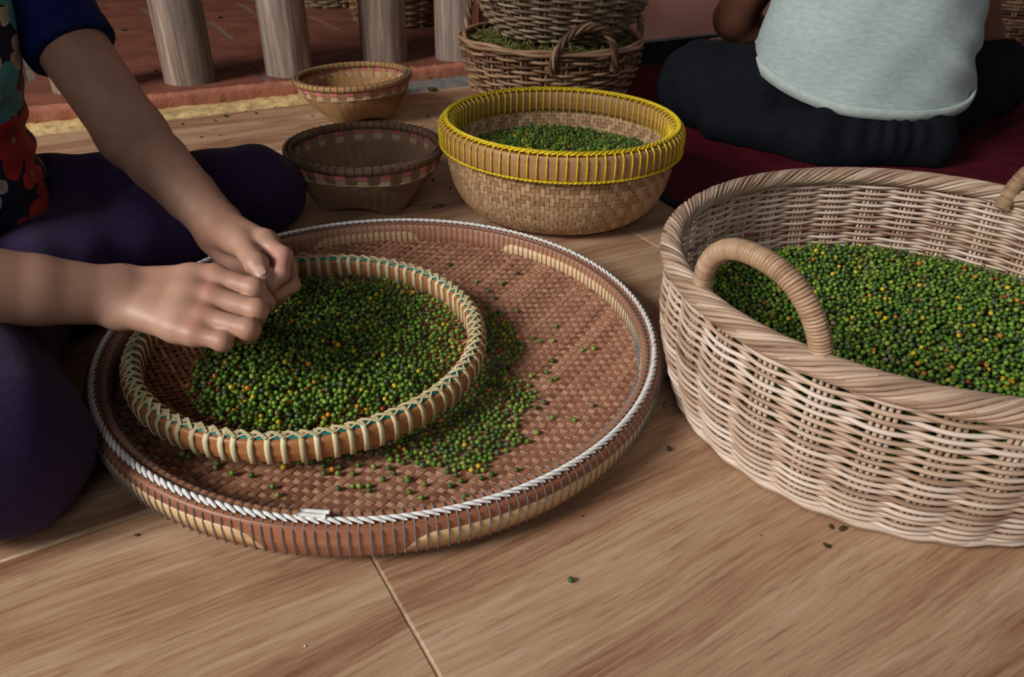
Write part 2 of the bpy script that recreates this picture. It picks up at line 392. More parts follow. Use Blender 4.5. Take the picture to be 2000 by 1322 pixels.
def floral():
    b = NB('floral_print'); oc = b.coord('Object'); s = b.n('ShaderNodeSeparateXYZ', None, i0=oc)
    u = b.math('MULTIPLY', b.math('ADD', s.outputs[0], s.outputs[1]), .8); z = s.outputs[2]
    vec = b.n('ShaderNodeCombineXYZ', None, X=u, Y=z, Z=0.0).outputs[0]
    wob = b.n('ShaderNodeTexNoise', None, Vector=vec, Scale=30.0).outputs[1]
    vec = b.n('ShaderNodeVectorMath', {'operation': 'ADD'}, i0=vec, i1=b.n('ShaderNodeVectorMath', {'operation': 'SCALE'}, i0=b.n('ShaderNodeVectorMath', {'operation': 'SUBTRACT'}, i0=wob, i1=(.5, .5, .5)).outputs[0], Scale=.012).outputs[0]).outputs[0]
    col = b.ramp(b.noise(vec, 26, 2), [(.4, srgb(8, 14, 44)), (.62, srgb(14, 24, 66))])
    def layer(col, scale, pet, rad, depth, stops, loc):
        v = b.mapping(vec, (scale, scale, 1), loc=loc)
        vo = b.n('ShaderNodeTexVoronoi', {'voronoi_dimensions': '2D'}, Vector=v, Scale=1.0, Randomness=.75)
        d = b.n('ShaderNodeVectorMath', {'operation': 'SUBTRACT'}, i0=v, i1=vo.outputs['Position']).outputs[0]
        sp = b.n('ShaderNodeSeparateXYZ', None, i0=d)
        rnd = b.n('ShaderNodeSeparateColor', None, i0=vo.outputs['Color'])
        th = b.math('ADD', b.math('ARCTAN2', sp.outputs[1], sp.outputs[0]), b.math('MULTIPLY', rnd.outputs[1], 6.28))
        edge = b.math('ADD', rad-depth, b.math('MULTIPLY', b.math('ABSOLUTE', b.math('COSINE', b.math('MULTIPLY', th, pet/2))), depth))
        r = b.n('ShaderNodeVectorMath', {'operation': 'LENGTH'}, i0=d).outputs['Value']
        inside = b.math('LESS_THAN', r, edge)
        pc = b.ramp(rnd.outputs[0], stops, 'CONSTANT')
        shade = b.math('ADD', .55, b.math('MULTIPLY', b.math('DIVIDE', r, edge), .6))
        pc = b.mix(1.0, pc, b.n('ShaderNodeCombineColor', None, i0=shade, i1=shade, i2=shade).outputs[0], 'MULTIPLY')
        pc = b.mix(b.math('LESS_THAN', r, rad*.09), pc, srgb(190, 150, 70))
        return b.mix(inside, col, pc)
    tealc, red, cream = srgb(86, 168, 172), srgb(206, 48, 36), srgb(208, 198, 176)
    col = layer(col, 22, 3, .5, .32, [(0, cream), (.3, srgb(20, 60, 90)), (.65, red)], (3, 1, 0))
    col = layer(col, 11, 5, .52, .22, [(0, tealc), (.5, red), (.82, srgb(120, 190, 192))], (0.3, .2, 0))
    b.bump(b.noise(oc, 900, 2), .2, .0006)
    return b.out(col, .7, .25, .1)
M['floral'] = floral()

# ================================================================== the setting
ROOM = math.radians(31.8)
def room(t, n, z=0.0): return (t*math.cos(ROOM)-n*math.sin(ROOM), t*math.sin(ROOM)+n*math.cos(ROOM), z)
TP = .634; T0, N0 = .134, .587; GAP = .0028
floor = obj('floor', mesh('floor', *box(-2.2, 5.6, -1.0, 1.98, -.06, -.0012)[:2], M['grout'], False), rot=(0, 0, ROOM), kind='structure')
floor['label'] = 'wood-look tiled floor with pale grout joints'
h2 = TP/2-.0009; hn2 = TP/2-.0018
tile_me = mesh('tile', *box(-h2, h2, -hn2, hn2, -.008, 0, .0012)[:2], M['floor'], False)
def cut_tile(a, b, c, d): return mesh('tile', *box(-(b-a)/2, (b-a)/2, -(d-c)/2, (d-c)/2, -.008, 0, .0012)[:2], M['floor'], False)
strip_me = cut_tile(0, TP-GAP, 0, .080)
for i in range(-3, 8):
    for j in range(-2, 2):
        obj('tile', tile_me, floor, (T0+(i+.5)*TP, N0+(j+.5)*TP, 0))
    obj('tile', strip_me, floor, (T0+(i+.5)*TP, N0+2*TP+.0415, 0))
# raised terrace with terracotta tiles
TZ = .043
terr = obj('floor_terrace', mesh('floor_terrace', *box(-2.2, 3.6, 1.965, 5.2, -.06, TZ-.003)[:2], M['mortar'], False), rot=(0, 0, ROOM), kind='structure')
terr['label'] = 'raised terracotta tiled terrace behind the wooden posts'
rows = [1.962, 2.21, 2.575, 2.94, 3.305, 3.67, 4.035, 4.4, 4.765, 5.13]; offs = [.48, .315, .18, .37, .1, .27, .44, .2, .35]
for r in range(len(rows)-1):
    a, b_ = rows[r]+.003, rows[r+1]-.003
    me = mesh('tile', *box(-.166, .166, -(b_-a)/2, (b_-a)/2, -.014, 0, .002)[:2], M['terracotta'], False)
    for k in range(-7, 9):
        tc = offs[r]+(k+.5)*.35
        if tc-.17 < -2.2 or tc+.17 > 3.55 or (r > 4 and not -2 < tc < 1.6): continue
        obj('tile', me, terr, (tc, (a+b_)/2, TZ+RNG.normal(0, .0006)))
# kerb: rough plaster face
def ragged(t0, t1, prof, jit, step=.012):
    ts = np.arange(t0, t1+step, step); prof = np.array(prof)
    V = np.zeros((len(ts), len(prof), 3)); V[..., 0] = ts[:, None]; V[..., 1:] = prof[None]
    V[..., 1:] += RNG.normal(0, jit, V[..., 1:].shape); Fq = grid_faces(len(ts), len(prof), False, False)
    return V.reshape(-1, 3), Fq
kerb = obj('trim_1', mesh('trim_1', *ragged(-2.2, 1.14, [(1.942, -.01), (1.940, .008), (1.939, .02), (1.940, .033), (1.943, .040), (1.952, TZ), (1.975, TZ-.002)], .0011), M['kerb']), rot=(0, 0, ROOM), kind='structure')
kerb['label'] = 'rough orange plaster edge of the terrace step'
o = obj('trim_2', mesh('trim_2', *ragged(-2.2, .62, [(1.882, -.001), (1.890, .004), (1.915, .009), (1.932, .012), (1.945, .013)], .0014), M['ochre']), rot=(0, 0, ROOM), kind='structure')
o['label'] = 'ragged ochre mortar fillet along the foot of the step'
o = obj('trim_3', mesh('trim_3', *ragged(.62, 1.14, [(1.872, -.001), (1.880, .006), (1.925, .011), (1.945, .012)], .0014), M['greyedge']), rot=(0, 0, ROOM), kind='structure')
o['label'] = 'grey cement fillet along the foot of the step'
# pink wall with black skirting tiles
wall = obj('wall_back', mesh('wall_back', *box(1.13, 5.6, 1.872, 2.05, -.02, 2.4)[:2], M['wall'], False), rot=(0, 0, ROOM), kind='structure')
wall['label'] = 'salmon pink plastered wall'
bb = empty('baseboard_back', (0, 0, 0), ROOM, kind='structure'); bb['label'] = 'black tile skirting with grey top edge on the pink wall'
bt = mesh('skirting_tile', *box(-.148, .148, 1.858, 1.872, 0, .068, .001)[:2], M['blacktile'], False)
for k in range(15): obj('skirting_tile', bt, bb, (1.28+k*.30, 0, .002))
obj('top_edge', mesh('top_edge', *box(1.13, 5.6, 1.856, 1.8725, .070, .076)[:2], M['greyedge'], False), bb)
wf = obj('wall_far', mesh('wall_far', *box(-2.2, 3.6, 5.2, 5.35, -.02, 2.4)[:2], M['terracotta'], False), rot=(0, 0, ROOM), kind='structure')
wf['label'] = 'terracotta coloured wall at the far end of the terrace'

# wooden posts on the terrace edge
posts = [(375, 168, 48), (567, 153, 46), (752, 126, 46), (893, 121, 43)]
pc = []
for px, py, hw in posts:
    q = P(px, py, TZ); d = proj(q)[2]; r = hw/F_PX*d; q = q*np.array([1+r/np.hypot(q[0], q[1]), 1+r/np.hypot(q[0], q[1]), 1]); pc.append((q, r))
pc.insert(0, (2*pc[0][0]-pc[1][0], pc[0][1]))
plabels = ['weathered round wooden post standing behind the blue sleeve', 'weathered round wooden post nearest the blue sleeve along the terrace edge',
           'weathered round wooden post behind the small bamboo bowl with the pink band, left of it', 'grey round wooden post rising just behind the far bamboo bowl', 'grey round wooden post beside the stacked wicker baskets']
for (q, r), lb in zip(pc, plabels):
    n, m = 28, 30; a = np.arange(n)*TAU/n; zs = np.linspace(0, 2.3, m); ph = RNG.uniform(0, 6, 4)
    rr = r*(1+.025*np.sin(2*a[None]+ph[0]+zs[:, None]*1.3)+.012*np.sin(5*a[None]+ph[1]+zs[:, None]*3)+.004*np.sin(17*a[None]+ph[2]))
    V = np.stack([rr*np.cos(a), rr*np.sin(a), np.broadcast_to(zs[:, None], rr.shape)], -1).reshape(-1, 3)
    obj('wooden_post', mesh('wooden_post', V, grid_faces(m, n, False, True)[:, ::-1], M['post']), loc=(q[0], q[1], TZ-.002), label=lb, cat='post', group='posts along the terrace edge')

# dark red mat
mat_e = empty('floor_mat', (0, 0, 0), ROOM-math.radians(0), label='dark red woven mat with black border under the person in black trousers', cat='mat')
def mat_quad(e, z0, z1, name, m):
    c = np.array([(.875+e, .645+e), (3.7-e, .645+e), (3.7-e, 1.845-e*.3), (.992+e, 1.845-e*.3)])
    V = np.array([(x, y, z) for z in (z0, z1) for x, y in c]); Fq = np.array([[3, 2, 1, 0], [4, 5, 6, 7]]+[[i, (i+1) % 4, 4+(i+1) % 4, 4+i] for i in range(4)])
    return obj(name, mesh(name, V, Fq, m, False), mat_e)
mat_quad(0, .0005, .005, 'border', M['mat_edge']); mat_quad(.022, .001, .0062, 'field', M['mat_red'])

# ================================================================== basketry
def weave_disc(parent, R, ang, sp1, w1, sp2, w2, zf, over, m1, m2, amp, th, step=.3, name='bamboo_strip'):
    ca, sa = math.cos(ang), math.sin(ang)
    for fam in (0, 1):
        spa, spb, w = (sp1, sp2, w1) if fam == 0 else (sp2, sp1, w2)
        n = int(R/spa)
        for i in range(-n, n+1):
            o_ = i*spa+RNG.normal(0, spa*.04); L = R*R-o_*o_
            if L < (spa*1.5)**2: continue
            L = math.sqrt(L); jm = int(L/spb); s, sg = [-L], [0]
            for j in range(-jm, jm+1):
                ov = over(i, j) if fam == 0 else not over(j, i)
                for e in (-step, step):
                    x = (j+e)*spb
                    if abs(x) < L-.001: s.append(x); sg.append(1 if ov else -1)
            s.append(L); sg.append(0); s = np.array(s); sg = np.array(sg, float)
            k_ = np.ones(len(s), bool); k_[1:-1] = (sg[1:-1] != sg[:-2]) | (sg[1:-1] != sg[2:]); k_[::9] = True; s, sg = s[k_], sg[k_]
            u = (s, np.full_like(s, o_)) if fam == 0 else (np.full_like(s, o_), s)
            x = u[0]*ca-u[1]*sa; y = u[0]*sa+u[1]*ca
            path = np.stack([x, y, zf(np.hypot(x, y))+sg*amp], 1)
            V, Fq, st = sweep(path, rectp(w*(1+RNG.normal(0, .05)), th), (0, 0, 1))
            obj(name, mesh(name, V, Fq, m1 if fam == 0 else m2, False, st), parent)

def ring_of(parent, me, n, name, a0=0.0, jit=0.0):
    for k in range(n): obj(name, me, parent, rot=(0, 0, a0+k*TAU/n+RNG.normal(0, jit)))

# ---- large winnowing tray
TC = np.array([-.147, .743])
tray = empty('winnowing_tray', (TC[0], TC[1], 0), label='large round woven bamboo tray with white corded rim lying on the floor', cat='tray')
def tray_z(r): return .0045+.0175*(np.minimum(r, .3)/.298)**3
weave_disc(tray, .300, math.radians(58), .0086, .0079, .0046, .0042, tray_z, lambda i, j: (i+j) % 3 != 0, M['tray_a'], M['tray_b'], .0011, .0011)
def hoop_prof(r0, r1, z0, z1, bul=.0015):
    return [(r0, z0+.001), (r0+.001, z0), (r1-.001, z0), (r1, z0+.002), (r1+bul, (z0+z1)/2), (r1, z1-.002), (r1-.0015, z1), (r0+.001, z1), (r0, z1-.001), (r0-bul*.4, (z0+z1)/2)]
def pang(px, py, z, c): q = P(px, py, z); return math.atan2(q[1]-c[1], q[0]-c[0])
V, Fq, st = lathe(hoop_prof(.3085, .3175, .015, .047), 180); obj('outer_hoop', mesh('outer_hoop', V, Fq, M['hoop'], True, st), tray)
V, Fq, st = lathe(hoop_prof(.297, .3045, .017, .047, .0008), 180); obj('inner_hoop', mesh('inner_hoop', V, Fq, M['hoop'], True, st), tray)
V, Fq, st = lathe(rrect(.3045, .3085, .02, .0455, .0005), 120); obj('hoop_core', mesh('hoop_core', V, Fq, M['hoop'], True, st), tray)
def tan_arc(a0, a1, r0, r1, z0, z1, name='tan_strip'):
    sg_ = 1 if r1 > r0 else -1
    n = max(8, int((a1-a0)/.035)); V, Fq, st = lathe([(r0, z0), (r1-.0003*sg_, z0), (r1+.0005*sg_, (z0+z1)/2), (r1+.0010*sg_, z1), (r0, z1)], n, a0, a1)
    V = V.reshape(n, 5, 3); k = np.minimum(1, np.minimum(np.linspace(0, 1, n), np.linspace(1, 0, n))*(a1-a0)/.05)   # tapered ends
    V[:, 3:, 2] = z0+(z1-z0)*k[:, None]; V[:, 2, 2] = z0+(z1-z0)*k*.5
    obj(name, mesh(name, V.reshape(-1, 3), Fq, M['hoop_tan'], True, st.reshape(-1, 2)), tray)
A_ = lambda px, py, z: pang(px, py, z, TC)
tan_arc(A_(175, 840, .02)-TAU if A_(175, 840, .02) > 0 else A_(175, 840, .02), A_(530, 1050, .02), .3150, .3184, .0190, .0365)
tan_arc(A_(790, 1068, .02), A_(1270, 780, .02), .3150, .3184, .0190, .0365)
tan_arc(A_(1272, 720, .02), A_(900, 430, .02), .3150, .3184, .0190, .0365)
tan_arc(A_(1255, 730, .03), A_(985, 470, .03), .3000, .2962, .0168, .0370)
tan_arc(A_(830, 450, .03), A_(600, 470, .03), .3000, .2962, .0168, .0370)
loop = np.array([(.2948, 0, .017), (.2946, 0, .045), (.300, 0, .0482), (.3065, 0, .0488), (.3140, 0, .0482), (.3186, 0, .044), (.3200, 0, .031), (.3186, 0, .016), (.314, 0, .0138), (.302, 0, .0148)])
V, Fq, st = sweep(loop, circ(.00062, 4), (0, 1, 0), True)
NW = 220
ring_of(tray, mesh('thread_stitch', V, Fq, M['wire'], True, st), NW, 'thread_stitch', 0, .0012)
seg = np.array([(.3065+.0065*t, (t-.45)*.0175, .0492+.0020*math.sin(PI*t)) for t in np.linspace(0, 1, 7)])
V, Fq, st = sweep(seg, circ(.0018, 6, .0016), (0, 0, 1), False, np.array([.25, .6, .9, 1.1, 1.1, .9, .35]))
cord_me = mesh('cord_stitch', V, Fq, M['cord'], True, st); ring_of(tray, cord_me, NW, 'cord_stitch', .008, .0015)
a = A_(585, 1018, .052); d_ = np.array([math.cos(a), math.sin(a), 0]); tt = np.array([-d_[1], d_[0], 0])
for k, (l0, l1, rr) in enumerate(((-.004, .020, .0020), (-.002, .022, .0018))):
    pth = np.array([d_*(.3085-k*.004)+tt*s_+np.array([0, 0, .0535+k*.0008]) for s_ in np.linspace(l0, l1, 6)])
    V, Fq, st = sweep(pth, circ(rr, 6), (0, 0, 1)); obj('cord_end', mesh('cord_end', V, Fq, M['cord'], True, st), tray)

# ---- smaller sorting tray resting in the large tray
SC = np.array([-.229, .718])
stray = empty('sorting_tray', (SC[0], SC[1], .008), label='smaller round open-weave bamboo tray with cream-laced rim resting inside the larger tray', cat='tray')
def st_z(r): return .0035+.019*(np.minimum(r, .185)/.184)**4
weave_disc(stray, .184, math.radians(38), .0078, .0042, .0078, .0040, st_z, lambda i, j: ((i+j) % 4) < 2, M['stray_a'], M['stray_b'], .0008, .0008)
V, Fq, st = lathe(hoop_prof(.1895, .1965, .0225, .0465, .002), 140); obj('outer_hoop', mesh('outer_hoop', V, Fq, M['shoop'], True, st), stray)
V, Fq, st = lathe(hoop_prof(.1805, .1865, .0225, .0465, .0008), 140); obj('inner_hoop', mesh('inner_hoop', V, Fq, M['shoop'], True, st), stray)
V, Fq, st = lathe(rrect(.1840, .1920, .024, .0484, .0006), 140); obj('teal_strip', mesh('teal_strip', V, Fq, M['teal'], True, st), stray); stray.children[-1]['label'] = 'teal strip showing between the lacing on the rim'
loop = np.array([(.1798, 0, .022), (.1792, 0, .045), (.182, 0, .0480), (.188, 0, .0488), (.194, 0, .0480), (.1985, 0, .043), (.1994, 0, .034), (.1978, 0, .0225), (.192, 0, .0208), (.184, 0, .0212)])
V, Fq, st = sweep(loop, rectp(.0009, .0054), (0, 1, 0), True)
NS = 82; ring_of(stray, mesh('rattan_wrap', V, Fq, M['cream'], True, st), NS, 'rattan_wrap', 0, .004)
for sgn in (1, -1):
    seg = np.array([(.1885+sgn*(t-.5)*.0105, (t-.05)*.0160, .0488+.0006*sgn+.0012*math.sin(PI*t)) for t in np.linspace(0, 1, 6)])
    V, Fq, st = sweep(seg, rectp(.0030 if sgn > 0 else .0018, .0008), (0, 0, 1))
    ring_of(stray, mesh('rim_lacing', V, Fq, M['cream'], False, st), NS, 'rim_lacing', .0, .004)

# ---- plaited basket with the yellow stitched rim
YC = np.array([.0737, 1.258])
yb = empty('plaited_basket', (YC[0], YC[1], 0), label='round plaited bamboo basket with yellow stitched rim holding green peppercorns', cat='basket')
prof = np.array([(.02, .0030), (.10, .0030), (.137, .0045), (.158, .013), (.173, .030), (.183, .052), (.189, .076), (.192, .100), (.194, .122), (.194, .150)])
ss = np.concatenate([[0], np.cumsum(np.hypot(*np.diff(prof, axis=0).T))])
fine = np.linspace(0, ss[-1], 400)
def smooth_prof(pr, s0, f):
    x = np.interp(f, s0, pr[:, 0]); z = np.interp(f, s0, pr[:, 1]); k = np.ones(31)/31
    pad = lambda v: np.convolve(np.concatenate([np.full(15, v[0]), v, np.full(15, v[-1])]), k, 'valid')
    return pad(x), pad(z)
fx, fz = smooth_prof(prof, ss, fine)
YN, YJ = 160, 29; sp = (ss[-1]-.075)/YJ
def yp(s): return np.interp(s, fine, fx), np.interp(s, fine, fz)
def ynorm(s):
    e = 1e-3; r0, z0 = yp(s-e); r1, z1 = yp(s+e); tx, tz = r1-r0, z1-z0; l = np.hypot(tx, tz)+1e-9; return tz/l, -tx/l
g = lambda i: abs((i % 40)-20)
yover = lambda i, j: ((g(i)+j) % 4) < 2          # True: upright strip outside
yrot = math.radians(-118)
amp = .0020
for ph in range(4):
    s, sg = [.04], [0]
    for j in range(YJ):
        for e in (.2, .8): s.append(.075+(j+e)*sp); sg.append(1 if ((ph+j) % 4) < 2 else -1)
    s.append(ss[-1]); sg.append(0); s = np.array(s); sg = np.array(sg, float)
    r, z = yp(s); nx, nz = ynorm(s); path = np.stack([r+nx*sg*amp, 0*r, z+nz*sg*amp], 1)
    V, Fq, st = sweep(path, rectp(.0068, .0011), np.stack([nx, 0*nx, nz], 1), False, np.clip(r/.185, .3, 1.0))
    me = mesh('upright_strip', V, Fq, M['plait_v'], False, st)
    for i in range(YN):
        if g(i) % 4 == ph: obj('upright_strip', me, yb, rot=(0, 0, yrot+i*TAU/YN))
for j in range(YJ):
    s0 = .075+(j+.5)*sp; r, z = yp(np.array([s0])); nx, nz = ynorm(np.array([s0])); pts = []; sg = []
    for i in range(YN):
        for e in (-.3, .3): pts.append((i+e)*TAU/YN+yrot); sg.append(-1 if yover(i, j) else 1)
    pts = np.array(pts); sg = np.array(sg)*amp; R_ = r+nx*sg
    path = np.stack([R_*np.cos(pts), R_*np.sin(pts), z+nz*sg+0*pts], 1)
    ref = np.stack([nx*np.cos(pts), nx*np.sin(pts), nz+0*pts], 1)
    V, Fq, st = sweep(path, rectp(sp*.88, .0011), ref, True); obj('level_strip', mesh('level_strip', V, Fq, M['plait_h'], False, st), yb)
V, Fq, st = lathe([(.001, .0012), (.125, .0012), (.125, .0022), (.001, .0022)], 48); obj('base', mesh('base', V, Fq, M['plait_h'], True, st), yb)
V, Fq, st = lathe(hoop_prof(.1965, .2035, .116, .152, .0015), 140); obj('outer_rim_band', mesh('outer_rim_band', V, Fq, M['ybamboo'], True, st), yb)
V, Fq, st = lathe(hoop_prof(.1830, .1905, .120, .152, .0006), 140); obj('inner_rim_band', mesh('inner_rim_band', V, Fq, M['ybamboo'], True, st), yb)
loop = np.array([(.1818, 0, .119), (.1816, 0, .150), (.187, 0, .1545), (.194, 0, .1550), (.201, 0, .1540), (.2056, 0, .148), (.2066, 0, .134), (.2056, 0, .117), (.200, 0, .1135), (.188, 0, .1155)])
V, Fq, st = sweep(loop, circ(.00125, 5), (0, 1, 0), True)
ring_of(yb, mesh('yellow_stitch', V, Fq, M['yellow'], True, st), 88, 'yellow_stitch', 0, .003)
def helix_ring(R, z, rr, turns, rad, ph, n, jit=.05):
    u = np.linspace(0, TAU, n, endpoint=False); w = u*turns+ph+jit*np.sin(5*u)
    path = np.stack([(R+rad*np.cos(w))*np.cos(u), (R+rad*np.cos(w))*np.sin(u), z+rad*np.sin(w)*.75], 1)
    return sweep(path, circ(rr, 5), np.stack([-np.cos(u)*0, 0*u, 1+0*u], 1), True)
for ph in (0, TAU/3, 2*TAU/3):
    V, Fq, st = helix_ring(.1945, .1560, .0018, 44, .0028, ph, 500); obj('top_braid', mesh('top_braid', V, Fq, M['yellow'], True, st), yb)
for ph in (0, PI):
    V, Fq, st = helix_ring(.2050, .1150, .0013, 88, .0015, ph, 800); obj('lower_braid', mesh('lower_braid', V, Fq, M['yellow'], True, st), yb)

# ---- wicker baskets of round rods
class Oval:
    def __init__(s, a, b):
        u = np.linspace(0, TAU, 2001); s.u = u; s.a, s.b = a, b
        L = np.concatenate([[0], np.cumsum(np.hypot(np.diff(a*np.cos(u)), np.diff(b*np.sin(u))))]); s.len = L[-1]; s.L = L/L[-1]
    def __call__(s, f, off=0.0):
        u = np.interp(np.asarray(f) % 1.0, s.L, s.u); nx, ny = np.cos(u)/s.a, np.sin(u)/s.b; l = np.hypot(nx, ny); nx, ny = nx/l, ny/l
        return s.a*np.cos(u)+nx*off, s.b*np.sin(u)+ny*off, nx, ny
    def frac(s, x, y): return float(np.interp(math.atan2(y/s.b, x/s.a) % TAU, s.u, s.L))
def wicker(parent, a, b, offz, z0, z1, nst, rods, rod_sp, nrow, rr, A, m, sides=6, per=8, rs=None, wob=.0005, zwave=0.0):
    ov = Oval(a, b); rs = rs or rr*.85
    f = np.arange(nst*per)/(nst*per)
    for k in range(nrow):
        z = z0+(k+.5)*(z1-z0)/nrow
        ph = RNG.uniform(0, 6, 3); zz = z+wob*(np.sin(TAU*f*3+ph[0])+.8*np.sin(TAU*f*7+ph[1]))+zwave*np.sin(TAU*f*2+1)
        dsp = A*np.cos(PI*nst*f+PI*k)*(1+.15*np.sin(TAU*f*5+ph[2]))
        x, y, nx, ny = ov(f, offz(z)+dsp)
        V, Fq, st = sweep(np.stack([x, y, zz], 1), circ(rr*(1+RNG.normal(0, .06)), sides), (0, 0, 1), True)
        obj('weaver', mesh('weaver', V, Fq, m, True, st), parent)
    zs = np.linspace(z0-.002, z1+.004, 9); pth = np.stack([np.array([offz(z) for z in zs]), 0*zs, zs], 1)
    V, Fq, st = sweep(pth, circ(rs, 5), (0, 1, 0)); me = mesh('stake', V, Fq, m, True, st)
    for i in range(nst):
        for j in range(rods):
            ff = i/nst+(j-(rods-1)/2)*rod_sp/ov.len; x, y, nx, ny = ov(ff, 0.0)
            obj('stake', me, parent, (float(x), float(y), 0), (0, 0, math.atan2(ny, nx)))
    return ov
def rope_rim(parent, ov, off, z, core, rr, K, turns, m, name='rim_strand', per=14, wavef=None, phase=0.0):
    n = turns*per; f = np.arange(n)/n
    for k in range(K):
        w = TAU*(turns*f+k/K)+phase+.25*np.sin(TAU*f*3+k)
        x, y, nx, ny = ov(f, off+core*np.cos(w)); zz = z+core*np.sin(w)*.9+(wavef(f) if wavef else 0)
        V, Fq, st = sweep(np.stack([x, y, zz], 1), circ(rr, 6), np.stack([nx*.3, ny*.3, 1+0*nx], 1), True)
        obj(name, mesh(name, V, Fq, m, True, st), parent)
def arch(pa, pb, top, lean, n=40, flat=2.4):
    """arch between two rim points; superelliptic"""
    pa, pb, lean = np.array(pa, float), np.array(pb, float), np.array(lean, float); t = np.linspace(0, PI, n)
    c, h = (pa+pb)/2, (pa-pb)/2
    cx = np.sign(np.cos(t))*np.abs(np.cos(t))**(2/flat); sy = np.abs(np.sin(t))**(2/flat)
    return c+cx[:, None]*h+sy[:, None]*(np.array([0, 0, top])+lean)
def resample(p, n):
    L = np.concatenate([[0], np.cumsum(np.linalg.norm(np.diff(p, axis=0), axis=1))]); s = np.linspace(0, L[-1], n)
    return np.stack([np.interp(s, L, p[:, k]) for k in range(3)], 1), L[-1]
def coil(path, rad, turns, per, rr, ref):
    p, L = resample(path, turns*per); T = np.gradient(p, axis=0); T /= np.linalg.norm(T, axis=1)[:, None]
    S = np.cross(T, np.broadcast_to(ref, T.shape)); S /= np.linalg.norm(S, axis=1)[:, None]; U = np.cross(S, T)
    w = np.linspace(0, TAU*turns, len(p)); q = p+rad*(np.cos(w)[:, None]*S+np.sin(w)[:, None]*U)
    return sweep(q, circ(rr, 6), T)

# large oval basket on the right
BC = np.array([.436, .702]); BROT = math.radians(28); BH = .168
big = empty('wicker_basket', (BC[0], BC[1], 0), BROT, label='large pale oval wicker basket with wrapped handles holding green peppercorns', cat='basket')
boff = lambda z: .027*math.sin(PI/2*min(max(z, 0)/.12, 1.0))
BA, BB = .249, .226
ov = wicker(big, BA, BB, boff, .010, BH-.006, 34, 4, .0048, 36, .00218, .0042, M['wicker'], per=10, rs=.0021, wob=.0004)
for k, (of, z) in enumerate(((-.004, .004), (.002, .0055), (.005, .010))):        # base coils
    f = np.arange(200)/200; x, y, _, _ = ov(f, of+.0015*np.sin(TAU*f*34)); V, Fq, st = sweep(np.stack([x, y, z+0*x], 1), circ(.0038, 6), (0, 0, 1), True)
    obj('base_coil', mesh('base_coil', V, Fq, M['wicker'], True, st), big)
x, y, _, _ = ov(np.arange(64)/64, -.003)
V = np.concatenate([np.stack([x, y, np.full(64, .003)], 1), np.stack([x*.5, y*.5, np.full(64, .003)], 1), np.stack([x*.02, y*.02, np.full(64, .003)], 1)])
obj('base', mesh('base', V, grid_faces(3, 64, False, True), M['wicker'], True, V[:, :2]), big)
rope_rim(big, ov, boff(.2)+.0015, BH+.0015, .0100, .0024, 17, 13, M['wicker_rim'], per=20)
V, Fq, st = sweep(np.stack([*ov(np.arange(120)/120, boff(.2)+.0015)[:2], np.full(120, BH+.0015)], 1), circ(.0090, 8), (0, 0, 1), True)
obj('rim_core', mesh('rim_core', V, Fq, M['wicker_rim'], True, st), big)
def to_local(q, c, rz): v = np.array(q[:2])-c; return np.array([v[0]*math.cos(-rz)-v[1]*math.sin(-rz), v[0]*math.sin(-rz)+v[1]*math.cos(-rz), q[2]])
def on_rim(px, py, z, c, rz, o_, off):
    l = to_local(P(px, py, z), c, rz); x, y, nx, ny = o_(o_.frac(l[0], l[1]), off); return np.array([float(x), float(y), z]), np.array([float(nx), float(ny), 0])
ha, na = on_rim(1372, 570, BH, BC, BROT, ov, .018); hb, nb_ = on_rim(1612, 700, BH, BC, BROT, ov, .018)
mid = (ha+hb)/2; hn = (na+nb_)/2
for sgn in (1, -1):
    pth = arch((ha+[0, 0, -.012])*[sgn, sgn, 1], (hb+[0, 0, -.012])*[sgn, sgn, 1], .082, hn*.022*sgn, flat=2.3); ref = np.array([hn[0], hn[1], 0])*sgn
    p2, L = resample(pth, 60); V, Fq, st = sweep(p2, circ(.0078, 10), ref); hd = obj('handle', mesh('handle', V, Fq, M['wrap'], True, st), big)
    V, Fq, st = coil(pth, .0082, 82, 10, .0018, ref); obj('wrapping', mesh('wrapping', V, Fq, M['wrap'], True, st), hd)

# stacked baskets by the wall
KC = np.array([.076, 1.905])
low = empty('wicker_basket', (KC[0], KC[1], .0065), label='brown wicker basket with twisted arch handles, lower of the stack, full of pepper stalks', cat='basket')
koff = lambda z: .055*math.sin(PI/2*min(max(z, 0)/.165, 1.0))**.9
ovk = wicker(low, .160, .160, koff, .004, .158, 30, 2, .009, 18, .0036, .0062, M['brown_wicker'], per=8, rs=.0034, wob=.0016)
for k, (of, z) in enumerate(((.0, .160), (.006, .163), (-.003, .167))):
    f = np.arange(240)/240; x, y, _, _ = ovk(f, koff(.2)+of+.003*np.cos(PI*30*f*.5+k*2)); V, Fq, st = sweep(np.stack([x, y, z+.002*np.sin(TAU*f*9+k*2)], 1), circ(.0046, 6), (0, 0, 1), True)
    obj('rim_rod', mesh('rim_rod', V, Fq, M['brown_wicker'], True, st), low)
V, Fq, st = lathe([(.001, .001), (.160, .001), (.160, .004), (.001, .004)], 40); obj('base', mesh('base', V, Fq, M['brown_wicker'], True, st), low)
